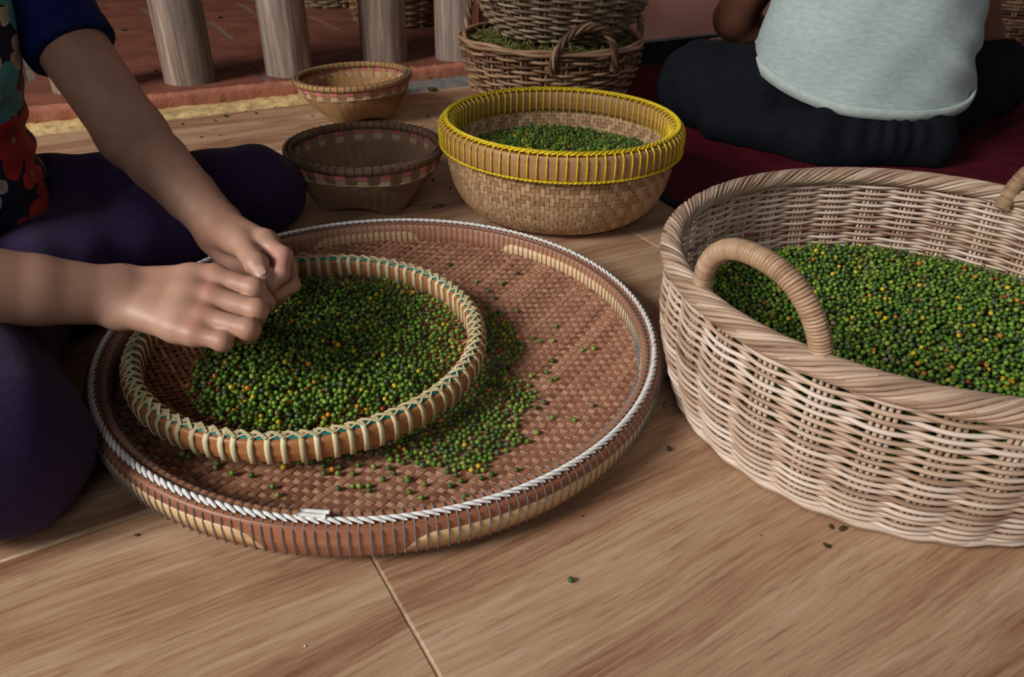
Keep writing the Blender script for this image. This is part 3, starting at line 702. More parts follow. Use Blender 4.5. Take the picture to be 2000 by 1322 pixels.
def twist_handle(parent, pa, pb, top, lean, m, K=4, rad=.0055, rr=.0042, turns=3.0):
    pth, L = resample(arch(pa, pb, top, lean, flat=2.1), 70); T = np.gradient(pth, axis=0); T /= np.linalg.norm(T, axis=1)[:, None]
    ref = np.array([lean[0], lean[1], .001]); S = np.cross(T, np.broadcast_to(ref, T.shape)); S /= np.linalg.norm(S, axis=1)[:, None]; U = np.cross(S, T)
    parts = []
    for k in range(K):
        w = np.linspace(0, TAU*turns, 70)+k*TAU/K; parts.append(sweep(pth+rad*(np.cos(w)[:, None]*S+np.sin(w)[:, None]*U), circ(rr, 6), T+np.array([0, 0, .01])))
    for k, (V, Fq, st) in enumerate(parts):
        o_ = obj('handle', mesh('handle', V, Fq, m, True, st), parent) if k == 0 else obj('twisted_rod', mesh('twisted_rod', V, Fq, m, True, st), o_first)
        if k == 0: o_first = o_
def kpt(ang, z): r = .160+koff(z)+.008; return np.array([r*math.cos(ang), r*math.sin(ang), z])
a1, a2 = math.radians(-92), math.radians(-52)
twist_handle(low, kpt(a1, .125), kpt(a2, .125), .098, (.01, -.02, 0), M['brown_wicker'])
twist_handle(low, kpt(math.radians(122), .14), kpt(math.radians(156), .14), .10, (-.02, .005, 0), M['brown_wicker'])
twist_handle(low, kpt(math.radians(14), .14), kpt(math.radians(46), .14), .07, (.02, .005, 0), M['brown_wicker'])

upp = empty('wicker_basket', (.083, 1.905, .168), label='greyish wicker basket, upper of the stack, resting on the pepper stalks', cat='basket')
upp.rotation_euler = (math.radians(-2), math.radians(3.5), 0)
uoff = lambda z: .095*math.sin(PI/2*min(max(z, 0)/.15, 1.0))**.75
ovu = wicker(upp, .118, .118, uoff, .004, .235, 28, 2, .009, 33, .0033, .0056, M['grey_wicker'], per=8, rs=.0032, wob=.0012)
rope_rim(upp, ovu, uoff(.3), .240, .008, .004, 6, 8, M['grey_wicker'], per=16)
V, Fq, st = lathe([(.001, .001), (.118, .001), (.118, .005), (.001, .005)], 40); obj('base', mesh('base', V, Fq, M['grey_wicker'], True, st), upp)

def round_basket(px, py, z, r0, fl, h, m, lb, nrow=16, nst=22, dy=None):
    q = P(px, py, z); q = q+np.array([0, r0 if dy is None else dy, 0])
    e = empty('wicker_basket', (q[0], q[1], z+.001), label=lb, cat='basket')
    of = lambda zz: fl*math.sin(PI/2*min(max(zz, 0)/h, 1.0))
    o_ = wicker(e, r0, r0, of, .003, h, nst, 2, .008, nrow, h/nrow*.45, .0055, m, sides=5, per=6)
    rope_rim(e, o_, of(h), h+.004, .006, .004, 5, 8, m, per=12)
    V, Fq, st = lathe([(.001, .001), (r0, .001), (r0, .004), (.001, .004)], 32); obj('base', mesh('base', V, Fq, m, True, st), e)
    return e
round_basket(765, 56, TZ, .150, .03, .24, M['brown_wicker'], 'brown wicker basket standing on the terrace behind the wooden posts', 24)
round_basket(628, 16, TZ, .13, .03, .2, M['grey_wicker'], 'dark wicker basket further back on the terrace', 16, dy=.12)
round_basket(1985, 112, 0.006, .13, .02, .24, M['brown_wicker'], 'dark brown wicker basket by the wall beyond the black trousers', 22)
e = round_basket(1452, 128, .006, .092, .01, .085, M['wicker'], 'pale wicker basket in front of the person in the light shirt', 9, 18, dy=-.02)
e.location = (.645, 2.265, .0068)
pth = arch((-.080, -.055, .083), (.03, -.098, .083), .036, (0, -.01, 0)); V, Fq, st = coil(pth, .006, 22, 10, .0035, np.array([.3, -.9, 0]))
obj('handle', mesh('handle', V, Fq, M['wrap'], True, st), e)

# ---- small bamboo bowls: round rim, square foot
def bowl(cx, cy, rt, h, foot, rot, m, lb, tilt=(0, 0)):
    e = empty('bamboo_bowl', (cx, cy, .0), label=lb, cat='basket'); e.rotation_euler = (tilt[0], tilt[1], 0)
    p = 5.0
    def surf(f, v, off=0.0):
        ph = f*TAU; ps = ph-rot; cs, sn = np.abs(np.cos(ps)), np.abs(np.sin(ps))
        rs_ = foot/(cs**p+sn**p)**(1/p); corner = np.abs(np.sin(2*ps))**3
        k = np.sin(np.clip(v, 0, 1)*PI/2)**.92; r = rs_+(rt-rs_)*k+off
        z0 = .010*(1-corner); z = z0+(h-z0)*v+.0016
        return np.stack([r*np.cos(ph), r*np.sin(ph), z], -1)
    n = 44; parts = []; f = np.arange(n*4)/(n*4)
    for k in range(27):
        v = .0+k*.66/27+0*f; sgn = np.cos(PI*n*f+PI*k); parts.append(sweep(surf(f, v, .0009*sgn), circ(.00165, 4), (0, 0, 1), True))
    V, Fq, st = join(parts); obj('woven_wall', mesh('woven_wall', V, Fq, m, True, st), e, kind='stuff')
    parts = []
    for i in range(n):
        vv = np.linspace(0, .99, 12); ff = np.full(12, i/n); sgn = np.where(vv > .66, (1 if i % 2 else -1), 0)
        pt = surf(ff, vv, .0012*sgn-.0003); a_ = i/n*TAU
        parts.append(sweep(pt, rectp(.0188, .0010), (math.cos(a_), math.sin(a_), 0), False, np.clip(np.hypot(pt[:, 0], pt[:, 1])/rt, .3, 1)))
    V, Fq, st = join(parts); obj('stakes', mesh('stakes', V, Fq, m, False, st), e, kind='stuff')
    f2 = np.array([(i+d)/n for i in range(n) for d in (-.32, .32)]); sg = np.array([(-1 if i % 2 else 1) for i in range(n) for d in (0, 1)])
    for nm, v, mm in (('pale_strip', .745, M['palest']), ('pink_strip', .885, M['pinkst'])):
        s_ = sg if nm == 'pink_strip' else sg
        pt = surf(f2, v+0*f2, .0012*s_+.0005); a_ = f2*TAU
        V, Fq, st = sweep(pt, rectp(h*.125, .0010), np.stack([np.cos(a_), np.sin(a_), 0*a_], 1), True); obj(nm, mesh(nm, V, Fq, mm, False, st), e)
    for nm, r0, r1 in (('outer_hoop', rt+.0012, rt+.0062), ('inner_hoop', rt-.0062, rt-.0012)):
        V, Fq, st = lathe(hoop_prof(r0, r1, h-.005, h+.006, .001), 90); obj(nm, mesh(nm, V, Fq, M['bowl2'] if m is M['bowl2'] else m, True, st), e)
    lp = np.array([(rt-.0072, 0, h-.005), (rt-.0072, 0, h+.006), (rt, 0, h+.0072), (rt+.0076, 0, h+.006), (rt+.0078, 0, h-.004), (rt, 0, h-.008)])
    V, Fq, st = sweep(lp, circ(.0006, 4), (0, 1, 0), True); ring_of(e, mesh('thread_tie', V, Fq, M['tie'], True, st), 58, 'thread_tie', 0, .006)
    g_ = np.linspace(-1, 1, 9); X, Y = np.meshgrid(g_*foot*.97, g_*foot*.97, indexing='ij'); Z = .0110-.0095*(np.abs(X/foot)*np.abs(Y/foot))**1.5
    c_, s_ = math.cos(rot), math.sin(rot); V = np.stack([X*c_-Y*s_, X*s_+Y*c_, Z], -1).reshape(-1, 3)
    obj('foot_base', mesh('foot_base', V, grid_faces(9, 9, False, False), m, True, V[:, :2]*1.0), e)
    return e
bowl(-.263, 1.262, .1300, .095, .073, math.radians(-5), M['bowl'], 'dull brown bamboo bowl with faded pink band and square foot, beside the yellow-rimmed basket')
bowl(-.384, 1.79, .1300, .092, .070, math.radians(30), M['bowl2'], 'golden bamboo bowl with bright pink band standing by the terrace step', tilt=(0, math.radians(-2.5)))

# ================================================================== peppercorns
PD = .0058
def ico(level):
    import bmesh
    bm = bmesh.new(); bmesh.ops.create_icosphere(bm, subdivisions=level, radius=1.0)
    V = np.array([v.co[:] for v in bm.verts]); Fq = np.array([[v.index for v in f.verts] for f in bm.faces]); bm.free(); return V, Fq
ICV, ICF = ico(2)
PAL = [(srgb(84, 120, 36), .27), (srgb(108, 146, 46), .22), (srgb(62, 92, 36), .20), (srgb(138, 160, 60), .11), (srgb(78, 100, 66), .07), (srgb(116, 114, 50), .06),
       (srgb(48, 42, 30), .035), (srgb(210, 180, 42), .026), (srgb(206, 128, 36), .011), (srgb(150, 58, 36), .004), (srgb(132, 120, 92), .012)]
PW = np.array([w for _, w in PAL]); PW /= PW.sum(); PCOL = np.array([c for c, _ in PAL])
def balls(pos, rad, ci, name, parent=None, core=None, **kw):
    n = len(pos); k = len(ICV)
    A = RNG.normal(size=(n, 3, 3)); Q, _ = np.linalg.qr(A); Q *= np.array([1, .96, .93])[None, None, :]
    V = np.einsum('nij,kj->nki', Q, ICV)*rad[:, None, None]+pos[:, None]
    Fq = (ICF[None]+np.arange(n)[:, None, None]*k).reshape(-1, 3)
    col = PCOL[ci]*np.concatenate([RNG.uniform(.75, 1.25, (n, 1)).repeat(3, 1)*RNG.uniform(.93, 1.07, (n, 3)), np.ones((n, 1))], 1)
    col = np.repeat(col, k, 0); V = V.reshape(-1, 3)
    if core is not None:
        cv, cf = core; Fq = np.concatenate([Fq, cf+len(V)]); V = np.concatenate([V, cv]); col = np.concatenate([col, np.tile(np.array(srgb(30, 44, 16)), (len(cv), 1))])
    return obj(name, mesh(name, V, Fq, M['pepper'], True, None, col), parent, **kw)
def deposit(cand, zfloor, zcap, nmax, tries=3, d=PD, rmin=.44, rmax=.56, fails=3000):
    cell = d*1.15; H = {}; out = []; ci = 0; nf = 0; n = len(cand); fl = zfloor(cand); cp = zcap(cand); rr = RNG.uniform(rmin, rmax, n)*d
    C = cand.tolist(); fl = fl.tolist(); cp = cp.tolist(); rl = rr.tolist()
    while len(out) < nmax and ci+tries < n and nf < fails:
        best = None
        for t in range(tries):
            x, y = C[ci]; r = rl[ci]; z = fl[ci]+r; gx, gy = int(x//cell), int(y//cell)
            for ax in (gx-1, gx, gx+1):
                for ay in (gy-1, gy, gy+1):
                    for (bx, by, bz, br) in H.get((ax, ay), ()):
                        q = (r+br)**2-(bx-x)**2-(by-y)**2
                        if q > 0:
                            zz = bz+math.sqrt(q)
                            if zz > z: z = zz
            e = z-cp[ci]
            if best is None or e < best[0]: best = (e, x, y, z, r, gx, gy)
            ci += 1
        if best[0] > 0: nf += 1; continue
        _, x, y, z, r, gx, gy = best; H.setdefault((gx, gy), []).append((x, y, z, r)); out.append((x, y, z, r))
    o_ = np.array(out); return o_[:, :3], o_[:, 3]
def inside(poly, q):
    poly = np.asarray(poly); r = np.zeros(len(q), bool); j = len(poly)-1
    for i in range(len(poly)):
        a, b_ = poly[i], poly[j]; c = (a[1] > q[:, 1]) != (b_[1] > q[:, 1])
        r ^= c & (q[:, 0] < (b_[0]-a[0])*(q[:, 1]-a[1])/(b_[1]-a[1]+1e-12)+a[0]); j = i
    return r
def edge_dist(poly, q):
    poly = np.asarray(poly); d = np.full(len(q), 9.0)
    for i in range(len(poly)):
        a, b_ = poly[i], poly[(i+1) % len(poly)]; ab = b_-a; t = np.clip((q-a)@ab/(ab@ab), 0, 1); d = np.minimum(d, np.linalg.norm(q-a-t[:, None]*ab, axis=1))
    return d
def poly_cand(pix, z, n):
    poly = np.array([P(x, y, z)[:2] for x, y in pix]); lo, hi = poly.min(0), poly.max(0)
    q = RNG.uniform(lo, hi, (n, 2)); return poly, q[inside(poly, q)]
pick = lambda n: RNG.choice(len(PAL), n, p=PW)

# heap in the sorting tray
pix = [(372, 690), (362, 740), (372, 790), (410, 822), (470, 842), (560, 852), (640, 845), (710, 818), (800, 802), (850, 775), (890, 725), (908, 660), (905, 620), (880, 590), (840, 568), (760, 545), (680, 540), (600, 540), (500, 560), (430, 610)]
poly, q = poly_cand(pix, .03, 60000)
d_e = edge_dist(poly, q); fr = np.clip(d_e/.045, 0, 1)
east = np.clip((q[:, 0]-(SC[0]+.02))/.10, 0, 1)*np.clip((q[:, 1]-(SC[1]-.06))/.06, 0, 1)   # thins out towards the far right
keep = RNG.random(len(q)) < np.clip(.25+fr*1.6, 0, 1)
q, fr, east = q[keep], fr[keep], east[keep]
def sfl(c): return .008+st_z(np.hypot(c[:, 0]-SC[0], c[:, 1]-SC[1]))+.0012
_fr = dict(zip(map(tuple, q.tolist()), (fr*(1-.72*east)).tolist()))
fre = np.array([_fr[tuple(x)] for x in q.tolist()])
pos, rad = deposit(q, sfl, lambda c: sfl(c)+PD*(.62+2.9*fre**.9), 3600)
balls(pos, rad, pick(len(pos)), 'peppercorn_heap', kind='stuff', label='heap of mixed green peppercorns in the smaller bamboo tray', cat='peppercorns')
print('heap', len(pos))

# loose ones on the large tray: the nearest as single things
def tfl(c): return tray_z(np.hypot(c[:, 0]-TC[0], c[:, 1]-TC[1]))+.0017
pix = [(950, 598), (985, 612), (1010, 650), (1028, 685), (1000, 715), (1015, 740), (1058, 765), (1030, 800), (1015, 830), (1020, 872), (985, 895), (950, 930), (895, 945), (850, 915), (790, 915), (740, 890), (690, 895), (640, 905), (640, 860), (800, 800), (900, 720), (930, 640)]
poly, q = poly_cand(pix, .012, 26000); r_s = np.hypot(q[:, 0]-SC[0], q[:, 1]-SC[1])
fr = np.clip(edge_dist(poly, q)/.022, 0, 1); clump = .5+.5*np.sin(q[:, 0]*150+2)*np.sin(q[:, 1]*130)
keep = (r_s > .150) & (RNG.random(len(q)) < .10+.9*fr*(.5+.5*clump)); q = q[keep]
pos, rad = deposit(q, tfl, lambda c: tfl(c)+PD*.85, 720, tries=2)
singles = [(1010, 609), (1158, 690), (1137, 690), (1080, 668), (1055, 667), (1155, 803), (1121, 830), (1078, 822), (1046, 799), (1084, 743), (1077, 745), (1067, 729), (1086, 640), (1079, 707), (1011, 543), (931, 552), (979, 559), (984, 556), (955, 570), (966, 583), (877, 523),
           (1009, 930), (908, 985), (824, 985), (800, 972), (722, 967), (690, 958), (535, 962), (545, 980), (456, 936), (494, 938), (424, 925), (427, 917), (634, 930), (650, 922), (664, 917), (661, 930), (632, 914), (662, 963), (690, 930), (703, 958), (721, 957), (748, 943), (555, 918), (553, 910), (584, 908), (592, 900), (600, 908), (610, 905), (620, 897),
           (795, 940), (797, 946), (830, 955), (880, 960), (900, 950), (940, 945), (960, 938), (770, 930), (760, 918), (730, 915), (700, 912), (1030, 870), (1048, 852), (1052, 770), (1062, 790), (1037, 735), (1040, 660), (375, 880), (400, 895), (360, 900), (372, 905), (515, 905)]
sp_ = np.array([P(x, y, .012)[:2] for x, y in singles]); rs_ = RNG.uniform(.46, .55, len(sp_))*PD
sp3 = np.c_[sp_, tfl(sp_)+rs_]
ok = np.array([np.linalg.norm(pos-p, axis=1).min() > PD*.9 for p in sp3]); pos = np.concatenate([pos, sp3[ok]]); rad = np.concatenate([rad, rs_[ok]])
dep = np.array([proj(p)[2] for p in pos]); r_s = np.hypot(pos[:, 0]-SC[0], pos[:, 1]-SC[1]); vis = r_s > .185
order = np.argsort(dep+np.where(vis, 0, 9)); near = order[:285]; rest = order[285:]
cis = pick(len(pos)); kinds = {}
names = ['green', 'bright green', 'dark green', 'light green', 'grey-green', 'olive', 'blackish', 'yellow', 'orange', 'red', 'pale dry']
def corn(p, r, c, lb, grp):
    if c not in kinds: kinds[c] = mesh('peppercorn', ICV*np.array([1, .97, .94]), ICF, M['pepper'], True, None, np.tile(PCOL[c], (len(ICV), 1)))
    o_ = obj('peppercorn', kinds[c], None, p, tuple(RNG.uniform(0, 6, 3)), label=lb, cat='peppercorn', group=grp); o_.scale = (r, r, r); return o_
for k in near: corn(pos[k], rad[k], int(cis[k]), names[cis[k]]+' peppercorn lying loose on the large tray', names[cis[k]]+' peppercorns loose on the large tray')
balls(pos[rest], rad[rest], cis[rest], 'loose_peppercorns', kind='stuff', label='scatter of green peppercorns spilled on the large tray beside the smaller tray', cat='peppercorns')
for (x, y, c) in ((535, 1066, 3), (1115, 1132, 2), (1303, 738, 6), (1300, 792, 5), (1307, 876, 6)):
    q_ = P(x, y, .0027); corn((q_[0], q_[1], .0028), .0028, c, names[c]+' peppercorn dropped on the wood-look floor', names[c]+' peppercorns on the floor')

# right-hand basket
n_ = 120000; u = RNG.uniform(-1, 1, (n_, 2)); u = u[(u**2).sum(1) < 1]
ax_, bx_ = BA+boff(.06)-.0125, BB+boff(.06)-.0125; lq = u*np.array([ax_, bx_]); cr_, sr_ = math.cos(BROT), math.sin(BROT)
q = np.stack([lq[:, 0]*cr_-lq[:, 1]*sr_+BC[0], lq[:, 0]*sr_+lq[:, 1]*cr_+BC[1]], 1)
def bcap(c): return .074+.005*np.sin(c[:, 0]*17+1)*np.sin(c[:, 1]*14)+.006*np.clip((c[:, 1]-.72)/.2, -1, 1)
pos, rad = deposit(q, lambda c: bcap(c)-2.1*PD, bcap, 11000, tries=3, fails=5000)
u = np.linspace(0, TAU, 48, endpoint=False); ring = np.stack([np.cos(u)*ax_*.995, np.sin(u)*bx_*.995], 1)
rw = lambda r: np.stack([r[:, 0]*cr_-r[:, 1]*sr_+BC[0], r[:, 0]*sr_+r[:, 1]*cr_+BC[1]], 1)
def core_mesh(rg_fn, cap, zb, ks=(.0, .25, .5, .75, 1.0)):
    rings = [rg_fn(max(k, .01)) for k in ks]; V = [np.c_[r, cap(r)] for r in rings]+[np.c_[rings[-1]*1.0, np.full(len(rings[-1]), zb)]]
    m = len(rings[0]); q4 = grid_faces(len(V), m, False, True); t3 = np.concatenate([q4[:, :3], q4[:, [0, 2, 3]]]); return np.concatenate(V), t3
balls(pos, rad, pick(len(pos)), 'peppercorn_fill', core=core_mesh(lambda k: rw(ring*k*.985), lambda c: bcap(c)-1.7*PD, .052), kind='stuff', label='green peppercorns filling the large pale oval wicker basket', cat='peppercorns')
print('big', len(pos))
# yellow-rimmed basket
n_ = 50000; u = RNG.uniform(-1, 1, (n_, 2)); u = u[(u**2).sum(1) < 1]; q = YC+u*.1775
def ycap(c): return .093+.010*np.clip((YC[0]-c[:, 0])/.15, -1, 1)*np.clip(1.1-np.hypot(c[:, 0]-YC[0], c[:, 1]-YC[1])/.17, 0, 1)+.004*np.sin(c[:, 0]*30)*np.sin(c[:, 1]*24)
pos, rad = deposit(q, lambda c: ycap(c)-1.8*PD, ycap, 4200, tries=3)
u = np.linspace(0, TAU, 40, endpoint=False); ring = np.stack([np.cos(u), np.sin(u)], 1)
yc = core_mesh(lambda k: YC+ring*k*.1755, lambda c: ycap(c)-1.5*PD, .070)
balls(pos, rad, pick(len(pos)), 'peppercorn_fill', core=yc, kind='stuff', label='green peppercorns filling the basket with the yellow stitched rim', cat='peppercorns')
print('yellow', len(pos))

# pepper stalks in the stacked basket
parts = []
for k in range(1500):
    r = .205*math.sqrt(RNG.random()); a = RNG.uniform(0, TAU); zc = .160+.018*(1-(r/.2)**2)-RNG.random()*.022
    L = RNG.uniform(.022, .05); d0 = RNG.normal(size=3)*[1, 1, .45]; d0 /= np.linalg.norm(d0); b0 = RNG.normal(size=3)*L*.25
    if r+L*.4 > .205: r = max(0, .2-L*.5)
    t = np.linspace(-.5, .5, 6)[:, None]; pth = np.array([r*math.cos(a), r*math.sin(a), zc])+t*d0*L+(t*t-.1)*b0*2
    parts.append(sweep(pth, circ(RNG.uniform(.0012, .0021), 4), d0[[1, 2, 0]]+[.1, 0, .1], False, np.array([.6, 1.2, .8, 1.25, .9, .4])))
V, Fq, st = join(parts)
lm = core_mesh(lambda k: ring*k*.195, lambda c: .130+0*c[:, 0], .02); cf = np.concatenate([lm[1], lm[1][:, 2:]], 1)
V2 = np.concatenate([V, lm[0]]); F2 = np.concatenate([Fq, cf+len(V)]); st2 = np.concatenate([st, lm[0][:, :2]])
obj('pepper_stalks', mesh('pepper_stalks', V, Fq, M['stalk'], True, st), None, (KC[0], KC[1], .006), kind='stuff', label='tangle of dull green pepper stalks filling the lower stacked basket', cat='pepper stalks')

# crumbs swept over the floor
def crumb(px, py, s, m, lb, grp, z=0.0):
    q_ = P(px, py, z); V = ICV*np.array([1, .6, .45])*s*(1+RNG.normal(0, .18, (len(ICV), 1)))
    obj('plant_crumb', mesh('plant_crumb', V, ICF, m), None, (q_[0], q_[1], z+s*.42), (0, 0, RNG.uniform(0, 6)), label=lb, cat='crumb', group=grp)
for x, y, s in ((268, 1046, .0022), (1623, 1030, .003), (1645, 1034, .0038), (1613, 1067, .0034), (1138, 1008, .0012), (1487, 1046, .0009), (430, 1004, .001), (12, 1050, .0016)):
    crumb(x, y, s, M['crumb'], 'tiny dried plant crumb on the wood-look floor in front of the trays and basket', 'crumbs on the near floor')
for x, y, s in ((393, 269, .004), (430, 265, .003), (357, 243, .004), (420, 236, .004), (440, 228, .006), (500, 222, .004), (850, 407, .005), (862, 404, .006), (845, 352, .004), (880, 368, .003), (836, 228, .005), (845, 178, .012), (610, 227, .003)):
    crumb(x, y, s, M['crumb'], 'dried plant crumb on the floor between the terrace step and the baskets', 'crumbs on the far floor')
for x, y, s in ((240, 60, .012), (430, 36, .010), (305, 140, .005), (510, 66, .004), (665, 47, .004)):
    crumb(x, y, s, M['crumb'], 'dried plant bit on the terracotta terrace', 'plant bits on the terrace', TZ)
crumb(596, 1262, .0012, M['cord'], 'tiny white speck on the floor in front of the large tray', None)

# ================================================================== people
def person(base, label):
    return empty('person', base, label=label, cat='person')
def skin_mesh(name, V, Fq, m, parent, base, red=(), soft=()):
    col = np.zeros((len(V), 4)); col[:, 3] = 1
    for p, r, w in red: col[:, 0] = np.maximum(col[:, 0], w*np.exp(-((V-p)**2).sum(1)/(r*r)))
    for p, r, w in soft: col[:, 1] = np.maximum(col[:, 1], w*np.exp(-((V-p)**2).sum(1)/(r*r)))
    return obj(name, mesh(name, V-base, Fq, m, True, None, col), parent)
def head_field(c, fwd, up, s=1.0):
    c, fwd, up = np.array(c), np.array(fwd)/np.linalg.norm(fwd), np.array(up)/np.linalg.norm(up); sd = np.cross(fwd, up)
    g = lambda f, u, w: c+s*(fwd*f+up*u+sd*w)
    it = [Cap(g(-.02, .03, 0), g(.0, .035, 0), .083*s, .080*s), Cap(g(.03, -.02, 0), g(.045, -.075, 0), .060*s, .036*s),
          Cap(g(.082, .01, 0), g(.100, -.022, 0), .008*s, .013*s), Cap(g(.078, .028, -.03), g(.078, .028, .03), .016*s, .016*s),
          Cap(g(.082, -.055, -.014), g(.082, -.055, .014), .009*s, .009*s), Cap(g(.0, -.005, .078), g(-.005, -.035, .074), .014*s, .009*s), Cap(g(.0, -.005, -.078), g(-.005, -.035, -.074), .014*s, .009*s)]
    return Blend(it, .018*s), g
def nail(parent, base, p, axis, nrm, w=.0105, L=.0115, rc=.0085):
    axis = np.array(axis)/np.linalg.norm(axis); nrm = nrm-axis*(nrm@axis); nrm /= np.linalg.norm(nrm); sd = np.cross(axis, nrm)
    n, m = 9, 9; V = []
    for i in range(n):
        u = -1+2*i/(n-1); wd = w/2*(1-.55*max(0, abs(u)-.45)**1.3/.55)
        for j in range(m):
            v = -1+2*j/(m-1); a_ = v*wd/rc
            V.append(p+axis*u*L/2+sd*math.sin(a_)*rc+nrm*(math.cos(a_)-1)*rc-nrm*.0008*u*u)
    V = np.array(V); V2 = V-nrm*.0009; F1 = grid_faces(n, m, False, False)
    V = np.concatenate([V, V2]); Fq = np.concatenate([F1, F1[:, ::-1]+n*m])
    return obj('fingernail', mesh('fingernail', V-base, Fq, M['nail'], True), parent)

# ---------------- the person sorting, at the left
LB = np.array([-.74, .90, 0.0])
lp = person(LB, 'person in floral top and purple trousers sitting cross-legged, sorting peppercorns with both hands')
Ls, Le, Lw = D(-28, -150, .96), D(260, 265, .98), D(424, 437, .895)
Rs, Re, Rw = np.array([-.70, .735, .43]), np.array([-.605, .548, .205]), D(228, 578, .760)
dd = lambda *a: [D(*x) for x in a]
# right hand, back of the hand up
Rm = [D(420, 540, .774), D(414, 581, .756), D(396, 620, .741), D(380, 652, .731)]
Rwp = [D(240, 552, .772), D(238, 570, .764), D(238, 588, .757), D(242, 606, .752)]
Rf = [[Rm[0]]+dd((496, 564, .768), (519, 592, .778), (506, 612, .792)), [Rm[1]]+dd((501, 606, .751), (502, 619, .777), (482, 624, .795)),
      [Rm[2]]+dd((486, 643, .732), (485, 654, .758), (464, 655, .776)), [Rm[3]]+dd((435, 667, .726), (432, 670, .747), (413, 665, .758))]
rpalm = Blend([Cap(Rwp[i], Rm[i], .0150, .0118) for i in range(4)]+[Cap(Rwp[i], Rwp[i+1], .015, .015) for i in range(3)]
              + [Cap(Rm[i]-(Rm[i]-Rwp[i])*.25, Rm[i+1]-(Rm[i+1]-Rwp[i+1])*.25, .0115, .0115) for i in range(3)]
              + [Cap(Rw, D(300, 585, .775), .022, .020), Cap(D(300, 588, .785), D(380, 600, .785), .014, .012)], .012)
rthumb = Blend(chain(dd((262, 562, .790), (352, 566, .806), (432, 582, .806), (492, 594, .803)), [.016, .0135, .0115, .0092]), .006)
frad = [[.0118, .0108, .0094, .0082], [.0120, .0110, .0094, .0082], [.0114, .0104, .0090, .0078], [.0102, .0093, .0080, .0070]]
lfrad = [[.0112, .0100, .0088, .0078], [.0114, .0100, .0088, .0077], [.0108, .0094, .0082, .0072], [.0094, .0083, .0072, .0064]]
rhand = Hand(rpalm, [Blend(chain(f, r)+[Cap(f[1], f[1]+1e-4, r[1]*1.06, r[1]*1.06)], .004) for f, r in zip(Rf, frad)]+[rthumb], .010)
rarm = Blend(chain([Rw, Rw+(Re-Rw)*.28, Rw+(Re-Rw)*.62, Re], [.0290, .0340, .0415, .0430]) + [Cap(D(226, 618, .752), D(232, 618, .753), .012, .012)], .006)
# left hand, thumb towards the viewer
Lm = dd((519, 474, .846), (513, 491, .868), (499, 506, .888), (484, 524, .906))
Lwp = dd((436, 432, .893), (428, 438, .902), (421, 449, .911), (415, 460, .919))
Lf = [[Lm[0]]+dd((553, 500, .830), (550, 535, .812), (526, 559, .800)), [Lm[1]]+dd((559, 520, .853), (571, 557, .838), (538, 577, .815)),
      [Lm[2]]+dd((543, 548, .875), (545, 580, .862), (512, 592, .848)), [Lm[3]]+dd((515, 560, .895), (513, 584, .886), (492, 590, .876))]
lpalm = Blend([Cap(Lwp[i], Lm[i], .0150, .0118) for i in range(4)]+[Cap(Lm[i], Lm[i+1], .0105, .0105) for i in range(3)]
              + [Cap(D(418, 468, .905), D(462, 512, .895), .0165, .0145), Cap(D(432, 455, .885), D(468, 474, .850), .0165, .015)], .013)
Lt = dd((430, 448, .885), (473, 477, .838), (501, 517, .808), (515, 543, .797))
lthumb = Blend(chain(Lt, [.0175, .0140, .0112, .0094])+[Cap(Lt[2], Lt[2]+1e-4, .0118, .0118)], .006)
lhand = Hand(lpalm, [Blend(chain(f, r)+[Cap(f[1], f[1]+1e-4, r[1]*1.05, r[1]*1.05)], .004) for f, r in zip(Lf, lfrad)]+[lthumb], .010)
larm = Blend(chain([Lw, Lw+(Le-Lw)*.3, Lw+(Le-Lw)*.68, Le], [.0280, .0325, .0385, .0415]), .005)
lup = Blend(chain([Le, Le+(Ls-Le)*.5, Ls], [.0430, .0455, .052]), .005); rup = Blend(chain([Re, Re+(Rs-Re)*.5, Rs], [.0410, .0440, .050]), .005)
spine = [np.array(x) for x in ((-.78, .90, .10), (-.765, .90, .20), (-.735, .905, .32), (-.70, .91, .42))]
torso = Blend(chain(spine, [.115, .105, .115, .085], (1, 0, 0), .78)+[Cap(Ls, Rs, .05, .05), Cap((-.68, .91, .43), (-.635, .91, .52), .045, .042)], .05)
hf, hg = head_field((-.60, .91, .60), (.72, 0, -.69), (.69, 0, .72))
Lk, Rk = np.array([-.412, 1.116, .0665]), np.array([-.443, .484, .0700])
lfoot, rfoot = np.array([-.605, .79, .045]), np.array([-.60, .94, .045])
legL = [np.array([-.745, 1.0, .076]), Lk, np.array([-.50, .97, .06]), lfoot]; legR = [np.array([-.745, .80, .09]), Rk, np.array([-.545, .625, .062]), rfoot]
legs = Blend(chain(legL, [.075, .052, .045, .032])+chain(legR, [.075, .054, .045, .032])+chain([lfoot, lfoot+[-.05, -.10, -.012]], [.03, .018])+chain([rfoot, rfoot+[-.05, .10, -.012]], [.03, .018]), .03)
body = Blend([Blend([rhand, Blend([rarm, rup], .014)], .012), Blend([lhand, Blend([larm, lup], .016)], .012), torso, hf, legs], .02)
V, Fq = surface(body, .0023)
red = [(Rm[0]+[0, 0, .01], .013, .8), (Rm[1]+[0, 0, .01], .013, .9), (Rm[2]+[0, 0, .01], .012, .7), (Rm[3]+[0, 0, .01], .012, .7)]+[(f[1], .010, .45) for f in Rf]+[(Lf[0][2], .014, .5)]
soft = [(D(440, 495, .90), .030, 1.0), (D(545, 510, .82), .022, 1.0), (D(555, 560, .83), .02, .8)]
print('body', len(V)); lbody = skin_mesh('body', V, Fq, M['skin'], lp, LB, red, soft)
ta = Lt[3]-Lt[2]; cdir = np.array([0, 0, CAM_H])-Lt[3]; tn = cdir/np.linalg.norm(cdir)+np.array([-.1, 0, .25]); tn = tn-ta*(tn@ta)/(ta@ta); tn /= np.linalg.norm(tn)
